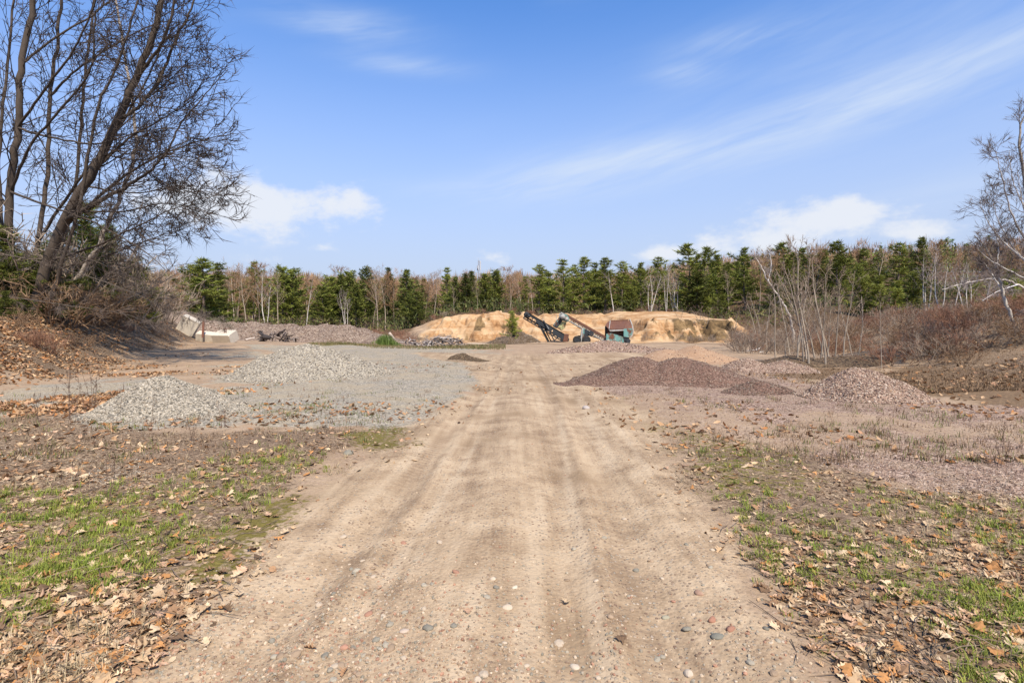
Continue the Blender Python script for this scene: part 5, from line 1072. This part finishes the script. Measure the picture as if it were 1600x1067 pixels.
# ------------------------------------------------------------------ loose stones on the ground
rng = np.random.default_rng(21)
def frame_pts(n, ylo, yhi, pxlo=-60, pxhi=1660, pw=1.0):
    """points spread over the part of the ground the picture shows, denser where nearer"""
    u = rng.random(n); inv = 1 / ylo + (1 / yhi - 1 / ylo) * u ** pw; y = 1 / inv; x = (rng.uniform(pxlo, pxhi, n) - CX) / F * y
    return x, y
def seat(x, y, up): return np.stack([x, y, H(x, y) + up], 1)
mb = MB(); x, y = frame_pts(60000, 2.1, 16); Zs = zones(x, y); keep = rng.random(len(x)) < Zs['road'] * np.clip(0.08 + 1.1 * (fbm(x * 1.3, y * 0.5, 3, 81) + 0.0 + 0.5 * ss(4.0, 2.6, y)), 0.04, 1.0); x, y = x[keep][:21000], y[keep][:21000]
sz = 0.0028 + 0.0085 * rng.random(len(x)) ** 3; stones(mb, seat(x, y, sz * .15), sz, PALR, rng, False)
tag(mb.build('track_grit', MAT['stone']), 'small pebbles and grit scattered over the sandy track', 'grit', kind='stuff')
mb = MB(); x, y = frame_pts(90000, 4, 30); Zs = zones(x, y); keep = rng.random(len(x)) < np.clip(Zs['grey'], 0, 1) ** 1.5; x, y = x[keep][:26000], y[keep][:26000]
sz = rng.uniform(.005, .014, len(x)) * np.clip(y / 14, .8, 1.6); stones(mb, seat(x, y, sz * .2), sz, PALG, rng)
tag(mb.build('grey_gravel', MAT['stone']), 'grey crushed stone spread over the left yard', 'gravel', kind='stuff')
mb = MB(); x, y = frame_pts(90000, 4, 26); Zs = zones(x, y); keep = rng.random(len(x)) < np.clip(Zs['pink'], 0, 1) ** 1.3; x, y = x[keep][:30000], y[keep][:30000]
sz = rng.uniform(.006, .015, len(x)) * np.clip(y / 12, .8, 1.6); stones(mb, seat(x, y, sz * .2), sz, PALP, rng)
tag(mb.build('pink_gravel', MAT['stone']), 'pinkish crushed stone spread over the right side', 'gravel', kind='stuff')
# single stones that can be picked out in the track
SM = []
for i in range(7):
    v = IV2 * (1 + 0.5 * np.array([[vnoise(q[0] * 1.7 + i * 9, q[1] * 1.7 + q[2], i)] for q in IV2]).reshape(-1, 1)) * np.array((1, rs.uniform(.7, .95), rs.uniform(.42, .65))); m = MB(); m.add(v, t=IF2); SM.append(m.mesh('stone', MAT['stone_single'], i % 2 == 0))
x, y = frame_pts(9000, 2.25, 4.6, pw=.8); Zs = zones(x, y); pr = Zs['road'] * np.clip(0.05 + 1.6 * (fbm(x * 1.1, y * 0.6, 3, 83) + 0.10), 0, 1); pr = np.where((np.abs(x - road_c(y) - 1.0) < .55) & (y < 4.2), np.maximum(pr, .55), pr); pr = np.where((np.abs(x - road_c(y) + 1.1) < .45) & (y < 3.3), np.maximum(pr, .4), pr)
keep = rng.random(len(x)) < pr * .45; x, y = x[keep][:275], y[keep][:275]
STC = [('grey', (0.29, 0.25, 0.185)), ('pale', (0.44, 0.35, 0.25)), ('reddish', (0.32, 0.17, 0.11)), ('brown', (0.28, 0.20, 0.13)), ('dark grey', (0.19, 0.17, 0.13))]
for i in range(len(x)):
    nm, c = STC[rng.choice(5, p=[.28, .27, .13, .22, .10])]; r = 0.008 + 0.019 * rng.random() ** 2.5
    o = link('stone', SM[i % 7]); o.location = (x[i], y[i], hz(x[i], y[i]) + r * .12); o.scale = (r * rng.uniform(.9, 1.25), r, r * rng.uniform(.8, 1.1)); o.rotation_euler = (rng.uniform(-.3, .3), rng.uniform(-.3, .3), rng.uniform(0, 6.28))
    k = rng.uniform(.85, 1.15); o.color = (*[q * k for q in c], 1); tag(o, f'small {nm} stone set in the sandy track near the camera', 'stone', f'{nm} stones in the track')
for px, py, r, c, lb in ((545, 709, .075, (0.21, 0.19, 0.145), 'grey cobble lying on the left edge of the track'), (1122, 997, .034, (0.17, 0.16, 0.125), 'dark grey cobble, largest in the right wheel rut'), (1113, 970, .03, (0.30, 0.15, 0.095), 'flat red stone below the dark grey cobble'), (1141, 986, .03, (0.28, 0.14, 0.09), 'red stone right of the dark grey cobble'), (898, 1042, .026, (0.46, 0.38, 0.28), 'round cream stone at the bottom middle of the track'), (1076, 1058, .03, (0.43, 0.35, 0.26), 'pale oval stone at the bottom edge right of middle'), (805, 920, .022, (0.5, 0.42, 0.31), 'white pebble in the middle of the track'), (1040, 965, .024, (.29, .26, .18), 'greenish grey oval stone in the right rut'), (632, 988, .025, (0.42, 0.33, 0.25), 'tan angular stone left of the middle of the track'), (916, 638, .09, (.36, .31, .27), 'lone pale rock right of the track before the dark pile'), (1092, 928, .032, (.32, .2, .135), 'pink flat stone in the right rut')):
    xx, yy = GP(px, py); o = link('stone', SM[int(px) % 7]); o.location = (xx, yy, hz(xx, yy) + r * .05); o.scale = (r * 1.05, r * .85, r * .85); o.rotation_euler = (0, 0, px); o.color = (*c, 1); tag(o, lb, 'stone')

# ------------------------------------------------------------------ fallen leaves
def leaf_tmpl(half, curl, bend, seed):
    rl = np.random.default_rng(seed); t = np.array([q[0] for q in half]); n = len(t)
    mid = np.stack([t - .5, np.zeros(n), np.zeros(n)], 1); L_ = np.stack([t - .5 + .02, np.array([q[1] for q in half]) * rl.uniform(.85, 1.15, n), np.zeros(n)], 1); R__ = np.stack([t - .5 + .02, -np.array([q[1] for q in half]) * rl.uniform(.85, 1.15, n), np.zeros(n)], 1)
    v = np.concatenate([mid, L_, R__]); v[:, 2] = curl * (v[:, 1] ** 2) * 2.2 + bend * (v[:, 0] ** 2) + rl.normal(0, .018, len(v))
    v[:, 2] -= v[:, 2].min()
    q = [(i, i + 1, n + i + 1, n + i) for i in range(n - 1)] + [(i, 2 * n + i, 2 * n + i + 1, i + 1) for i in range(n - 1)]
    return v, np.array(q)
OAK = [(0, .015), (.10, .06), (.17, .17), (.25, .24), (.30, .12), (.36, .15), (.46, .36), (.52, .33), (.56, .15), (.63, .18), (.72, .33), (.77, .28), (.80, .12), (.88, .15), (.94, .12), (1, .01)]
MAP = [(0, .01), (.08, .10), (.10, .30), (.18, .26), (.26, .24), (.36, .46), (.44, .50), (.48, .34), (.56, .22), (.64, .30), (.74, .28), (.78, .13), (.90, .06), (1, .005)]
SIMPLE = [(0, .02), (.3, .22), (.65, .26), (1, .02)]
LT = [leaf_tmpl(OAK, c, b, i) for i, (c, b) in enumerate(((.5, .1), (.9, .3), (-.5, .4), (1.4, -.2), (.3, .6), (-.3, -.5)))] + [leaf_tmpl(MAP, c, b, 20 + i) for i, (c, b) in enumerate(((.5, .3), (-.4, .3)))]
LS = [leaf_tmpl(SIMPLE, .7, .3, 30), leaf_tmpl(SIMPLE, -.6, .5, 31)]
LCOL = [('tan', (0.464, 0.313, 0.174)), ('pale', (0.557, 0.412, 0.255)), ('orange-brown', (0.429, 0.209, 0.075)), ('brown', (0.29, 0.168, 0.087)), ('pinkish', (0.487, 0.307, 0.191)), ('dark brown', (0.151, 0.093, 0.052))]
LP = [.27, .17, .12, .24, .10, .10]
x, y = frame_pts(30000, 2.2, 12, pw=1.1); Zs = zones(x, y)
clump = np.clip(0.45 + 0.95 * fbm(x * 1.6, y * 1.6, 3, 87), 0.05, 1)
stray = 0.0012 * Zs['road']
keep = rng.random(len(x)) < np.maximum(np.maximum(Zs['leaf'] * clump * 0.72, stray), 0.04 * Zs['grey']); x, y = x[keep], y[keep]
order = np.argsort(y); x, y = x[order], y[order]
inframe = np.nonzero((np.abs(x / y) < 0.93) & (y > 2.42))[0][:285]; sel = np.zeros(len(x), bool); sel[inframe] = True
LMESH = []
for v, q in LT: m = MB(); m.add(v, q=q); LMESH.append(m.mesh('fallen_leaf', MAT['leaf_single']))
for i in np.nonzero(sel)[0]:
    nm, c = LCOL[rng.choice(6, p=LP)]; k = int(rng.integers(0, 8)); s_ = 0.036 + 0.075 * rng.random() ** 1.4
    o = link('fallen_leaf', LMESH[k]); o.location = (x[i], y[i], hz(x[i], y[i]) + .006); o.scale = (s_, s_ * rng.uniform(.75, 1.05), s_); o.rotation_euler = (rng.normal(0, .16), rng.normal(0, .16), rng.uniform(0, 6.28))
    f = rng.uniform(.8, 1.2); o.color = (*[t * f for t in c], 1); side = 'left verge' if x[i] < 0 else 'right verge'
    tag(o, f'dry {nm} {"oak" if k < 6 else "maple"} leaf lying on the {side} near the camera', 'leaf', f'{nm} {"oak" if k < 6 else "maple"} leaves on the {side}')
def leaf_mass(name, x, y, smin, smax, tm, label, tint=1.0, up=.006, tilt=.3):
    mb = MB(); n = len(x); lc = np.array([c for _, c in LCOL])[rng.choice(6, n, p=LP)] * rng.uniform(.75, 1.2, (n, 1)) * tint; k = rng.integers(0, len(tm), n); s_ = rng.uniform(smin, smax, n)
    rot = rotz(rng.uniform(0, 6.28, n)) @ rotx(rng.normal(0, tilt, n)) @ roty(rng.normal(0, tilt, n))
    for i, (v, q) in enumerate(tm):
        s2 = k == i
        if s2.any(): mb.inst(v, None, seat(x[s2], y[s2], up), s_[s2], rot[s2], lc[s2], tq=q)
    return tag(mb.build(name, MAT['leaf']), label, 'leaves', kind='stuff')
fx_, fy_ = x[~sel], y[~sel]; nr = fy_ < 5.2
leaf_mass('leaf_litter', fx_[nr], fy_[nr], .03, .092, LT, 'dry oak leaves strewn over both near verges', tilt=.2)
leaf_mass('leaf_litter', fx_[~nr], fy_[~nr], .05, .11, LS, 'dry leaves strewn over the farther verges', tilt=.35)
x, y = frame_pts(60000, 9, 44, -80, 420, 0.7); Zs = zones(x, y); keep = rng.random(len(x)) < Zs['leaf'] * np.clip(.45 + 1.2 * fbm(x * .7, y * .7, 3, 88), .05, 1) * .9; leaf_mass('leaf_litter', x[keep][:16000], y[keep][:16000], .08, .16, LS, 'rusty brown leaf litter covering the left bank', np.array((.86, .77, .70)), .01, .5)
x, y = frame_pts(30000, 8, 40, 1020, 1680, 1.2); Zs = zones(x, y); keep = rng.random(len(x)) < np.maximum(Zs['leaf'], .35 * Zs['dry']) * np.clip(.4 + 1.2 * fbm(x * .7, y * .7, 3, 89), .05, 1) * .8; leaf_mass('leaf_litter', x[keep][:9000], y[keep][:9000], .09, .17, LS, 'dull brown leaf litter on the right bank and verge', np.array((.74, .66, .6)), .01, .5)

x, y = frame_pts(60000, 2.2, 12); Zs = zones(x, y); keep = rng.random(len(x)) < Zs['leaf'] * np.clip(.5 + .9 * fbm(x * 1.3, y * 1.3, 3, 187), .05, 1) * .8
leaf_mass('leaf_scraps', x[keep][:15000], y[keep][:15000], .018, .055, LS, 'small broken leaf scraps covering both verges', 0.85, .003, .35)

# ------------------------------------------------------------------ grass, straw and moss tufts
def blades(mb, x, y, h, w, col, lean=.45):
    n = len(x); a = rng.uniform(0, 6.283, n); d = np.stack([np.cos(a), np.sin(a), np.zeros(n)], 1); sd = np.stack([-np.sin(a), np.cos(a), np.zeros(n)], 1) * (w / 2)[:, None]; o = seat(x, y, -.004); l = rng.uniform(.1, 1, n)[:, None] * lean
    m1 = o + UP * (h * .55)[:, None] + d * h[:, None] * l * .35; tip = o + UP * (h * (1 - .25 * l[:, 0]))[:, None] + d * h[:, None] * l * 1.1
    v = np.stack([o - sd, o + sd, m1 - sd * .8, m1 + sd * .8, tip], 1).reshape(-1, 3); b = (np.arange(n) * 5)[:, None]
    mb.add(v, q=b + np.array([[0, 1, 3, 2]]), t=b + np.array([[2, 3, 4]]), col=np.repeat(col, 5, 0))
def tufts(n, x, y, spread): return np.repeat(x, n) + rng.normal(0, spread, len(x) * n), np.repeat(y, n) + rng.normal(0, spread, len(x) * n)
def grass_for(name, polyz, ntuft, per, label, dens_seed, hgt, green=True):
    hgt *= 0.8
    x, y = frame_pts(ntuft * 6, 2.2, 11); d = ss(-.25, .3, sdpoly(x, y, polyz) / np.clip(y / 8, .4, 2) + .5 * fbm(x, y, 3, dens_seed)) * np.clip(.38 + 1.7 * fbm(x * 1.1, y * 1.1, 3, dens_seed + 1), .0, 1)
    k = rng.random(len(x)) < d; x, y = x[k][:ntuft], y[k][:ntuft]; X, Y = tufts(per, x, y, .022); n = len(X); mb = MB()
    tone = np.repeat(rng.uniform(.7, 1.25, len(x)), per)[:, None]; yel = np.repeat(rng.random(len(x)), per)[:, None]
    c = ((0.18, 0.245, 0.034) * (1 - yel * .7) + np.array((0.36, 0.33, 0.07)) * yel * .6) * tone * rng.uniform(.8, 1.2, (n, 1)) if green else np.array((0.40, 0.31, 0.18)) * tone * rng.uniform(.7, 1.2, (n, 1))
    blades(mb, X, Y, rng.uniform(.4, 1.1, n) * hgt * np.repeat(rng.uniform(.5, 1.2, len(x)), per), rng.uniform(.0025, .006, n), c, 1.0 if green else 1.5)
    return tag(mb.build(name, MAT['grass']), label, 'grass', kind='stuff')
grass_for('grass', Z_GRASSL, 2600, 22, 'fresh green grass growing through the leaves on the left verge', 101, .085)
grass_for('grass', Z_LEAFR, 1500, 20, 'scattered green grass tufts on the right verge', 111, .075)
grass_for('grass', Z_MOSSR, 420, 16, 'yellow-green grass patch where the right gravel begins', 121, .06)
grass_for('dry_straw', Z_LEAFR, 240, 9, 'thin dry straw stalks among the right verge leaves', 131, .13, False)
grass_for('dry_straw', Z_LEAFL, 380, 9, 'thin dry straw stalks among the left verge leaves', 141, .13, False)
x, y = frame_pts(1600, 7, 20, 330, 720); Zs = zones(x, y); k = rng.random(len(x)) < .16 * Zs['grey'] * (fbm(x * .8, y * .8, 3, 151) > .12); X, Y = tufts(16, x[k], y[k], .09); n = len(X); mb = MB(); blades(mb, X, Y, rng.uniform(.02, .07, n), rng.uniform(.006, .012, n), np.array((0.14, 0.16, 0.045)) * rng.uniform(.6, 1.3, (n, 1))); tag(mb.build('grass', MAT['grass']), 'sparse weeds coming up through the grey gravel', 'grass', kind='stuff')
mb = MB(); x, y = frame_pts(26000, 6, 34, -60, 1660, .9); Zs = zones(x, y); k = rng.random(len(x)) < (np.maximum(Zs['pink'] * .5, Zs['grey'] * .22) + .10 * (Zs['leaf'] > .3)) * (fbm(x * .6, y * .6, 3, 171) > -.02) * (1 - Zs['road']) * .35; X, Y = tufts(11, x[k], y[k], .06); n = len(X); mm = np.repeat(rng.random(int(k.sum())), 11)[:, None]
blades(mb, X, Y, rng.uniform(.03, .13, n), rng.uniform(.005, .009, n), np.where(mm < .3, np.array((0.17, 0.18, 0.05)), np.array((0.24, 0.155, 0.09))) * rng.uniform(.5, 1.3, (n, 1)), 1.3); tag(mb.build('dry_weeds', MAT['grass']), 'low dry weeds dotted over both gravel yards', 'weeds', kind='stuff')
x, y = frame_pts(26000, 6, 26, -60, 1660, .9); Zs = zones(x, y); k = rng.random(len(x)) < np.maximum(Zs['pink'], Zs['grey']) * (fbm(x * .5, y * .5, 4, 181) > .10) * .3
leaf_mass('blown_leaves', x[k][:2600], y[k][:2600], .06, .13, LS, 'brown leaves blown in patches over the gravel yards', np.array((.75, .66, .6)), .008, .4)
# far grass along the yard edge and by the berm
gx_, gy_ = GP(600, 534); mb = MB(); n = 2200; px = np.clip(rng.normal(603, 14, n), 570, 640); Y = rng.uniform(48, 53, n); X = (px - CX) / F * Y; h_ = rng.uniform(.3, 1.0, n) * np.exp(-((px - 603) / 18) ** 2) * 1.1
blades(mb, X, Y, h_ + .05, np.full(n, .05), np.array((0.12, 0.17, 0.04)) * rng.uniform(.6, 1.3, (n, 1))); tag(mb.build('tall_grass_clump', MAT['grass']), 'tall green grass clump at the end of the berm', 'grass', kind='stuff')
mb = MB(); n = 9000; px = rng.uniform(480, 790, n); Y = rng.uniform(41, 52, n); X = (px - CX) / F * Y; d = fbm(X * .35, Y * .35, 3, 161) > -.02; X, Y = X[d], Y[d]; n = len(X); yl = rng.random((n, 1)) < .45
blades(mb, X, Y, rng.uniform(.05, .25, n), np.full(n, .03), np.where(yl, np.array((0.24, 0.17, 0.09)), np.array((0.14, 0.14, 0.05))) * rng.uniform(.6, 1.3, (n, 1))); tag(mb.build('weedy_strip', MAT['grass']), 'weedy yellow-green strip along the far edge of the yard', 'grass', kind='stuff')
mb = MB(); x, y = frame_pts(40000, 12, 34, 1080, 1680, 1.4); Zs = zones(x, y); k = rng.random(len(x)) < np.maximum(Zs['dry'], .5 * Zs['leaf']) * .9; X, Y = x[k][:14000], y[k][:14000]; n = len(X)
blades(mb, X, Y, rng.uniform(.02, .10, n), np.full(n, .014), np.array((0.22, 0.14, 0.075)) * rng.uniform(.45, 1.3, (n, 1)), 1.4); tag(mb.build('dead_grass', MAT['grass']), 'matted dead brown grass before the right bank', 'grass', kind='stuff')

mb = MB(); x, y = frame_pts(9000, 2.2, 12); Zs = zones(x, y); keep = rng.random(len(x)) < Zs['leaf'] * .3; x, y = x[keep][:900], y[keep][:900]
for i in range(len(x)):
    a = rng.uniform(0, 6.28); L = rng.uniform(.06, .3); d = np.array((math.cos(a), math.sin(a), rng.uniform(-.05, .2))) * L; p = np.array((x[i], y[i], hz(x[i], y[i]) + .012)); mb.tube([p, p + d * .5 + rng.normal(0, .012, 3), p + d], [.003, .0028, .0015], 3, np.array((0.16, 0.115, 0.08)) * rng.uniform(.5, 1.6))
tag(mb.build('fallen_twigs', MAT['twig']), 'thin broken twigs lying among the verge leaves', 'twigs', kind='stuff')

# ------------------------------------------------------------------ dead weed stalks
def weed_mesh(seed, h, side):
    R = random.Random(seed); mb = MB(); col = np.array((0.13, 0.085, 0.06))
    for s_ in range(R.randint(1, 3)):
        p = [np.array((R.uniform(-.04, .04), R.uniform(-.04, .04), -.03))]; d = nrm(np.array((R.gauss(0, .14), R.gauss(0, .14), 1)))
        for i in range(6): d = nrm(d + np.array((R.gauss(0, .05), R.gauss(0, .05), 0))); p.append(p[-1] + d * h * R.uniform(.85, 1) / 6)
        p = np.array(p); limb(mb, p, .0065, .003, 4, col)
        for k in range(side):
            i = R.randint(2, 5); a = R.uniform(0, 6.28); q = p[i] + np.array((math.cos(a), math.sin(a), 1.0)) * h * R.uniform(.06, .14); mb.tube([p[i], q], [.0035, .002], 3, col)
            shards(mb, np.repeat(q[None], 5, 0), np.random.default_rng(seed + k).normal(0, 1, (5, 3)), np.full(5, .03), np.full(5, .014), np.tile(col * 1.3, (5, 1)))
        shards(mb, np.repeat(p[-1][None], 8, 0) - UP * np.linspace(0, .12, 8)[:, None], np.random.default_rng(seed).normal(0, .6, (8, 3)) + UP, np.full(8, .04), np.full(8, .014), np.tile(col * 1.2, (8, 1)))
    return mb.mesh('dead_weed', MAT['twig'])
WM = [weed_mesh(300 + i, 1.0, 5) for i in range(6)]
WEEDS = [(108, 655, 575), (120, 660, 598), (131, 645, 585), (142, 640, 570), (150, 650, 590), (185, 655, 595), (235, 668, 615), (345, 668, 625), (352, 668, 640), (135, 788, 715), (168, 785, 712), (80, 640, 600), (60, 660, 610), (268, 680, 640), (415, 690, 665), (300, 690, 650)]
for i, (px, bp, tp) in enumerate(sorted(WEEDS)):
    xx, yy = GP(px, bp); h = (bp - tp) / F * yy * 1.05; o = link('dead_weed', WM[i % 6]); o.location = (xx, yy, hz(xx, yy)); o.scale = (max(.5, h),) * 2 + (h,); o.rotation_euler = (0, 0, RT.uniform(0, 6.28)); tag(o, f'dead brown weed stalk, {ORD[i]} from the left around the small grey pile', 'weed', 'dead weeds on the left')
WR = [(1115, 690, 668), (1130, 692, 664), (1145, 694, 662), (1160, 692, 666), (1170, 694, 672), (1191, 896, 840), (1500, 790, 745), (1560, 730, 655), (1580, 735, 690), (1395, 1010, 930), (1540, 800, 760), (1470, 770, 735), (1575, 730, 680), (1357, 965, 905)]
for i, (px, bp, tp) in enumerate(sorted(WR)):
    xx, yy = GP(px, bp); h = (bp - tp) / F * yy * 1.05; o = link('dead_weed', WM[(i + 2) % 6]); o.location = (xx, yy, hz(xx, yy)); o.scale = (max(.35, h),) * 2 + (h,); o.rotation_euler = (0, 0, RT.uniform(0, 6.28)); tag(o, f'dead brown weed stalk, {ORD[i]} from the left on the right verge', 'weed', 'dead weeds on the right')
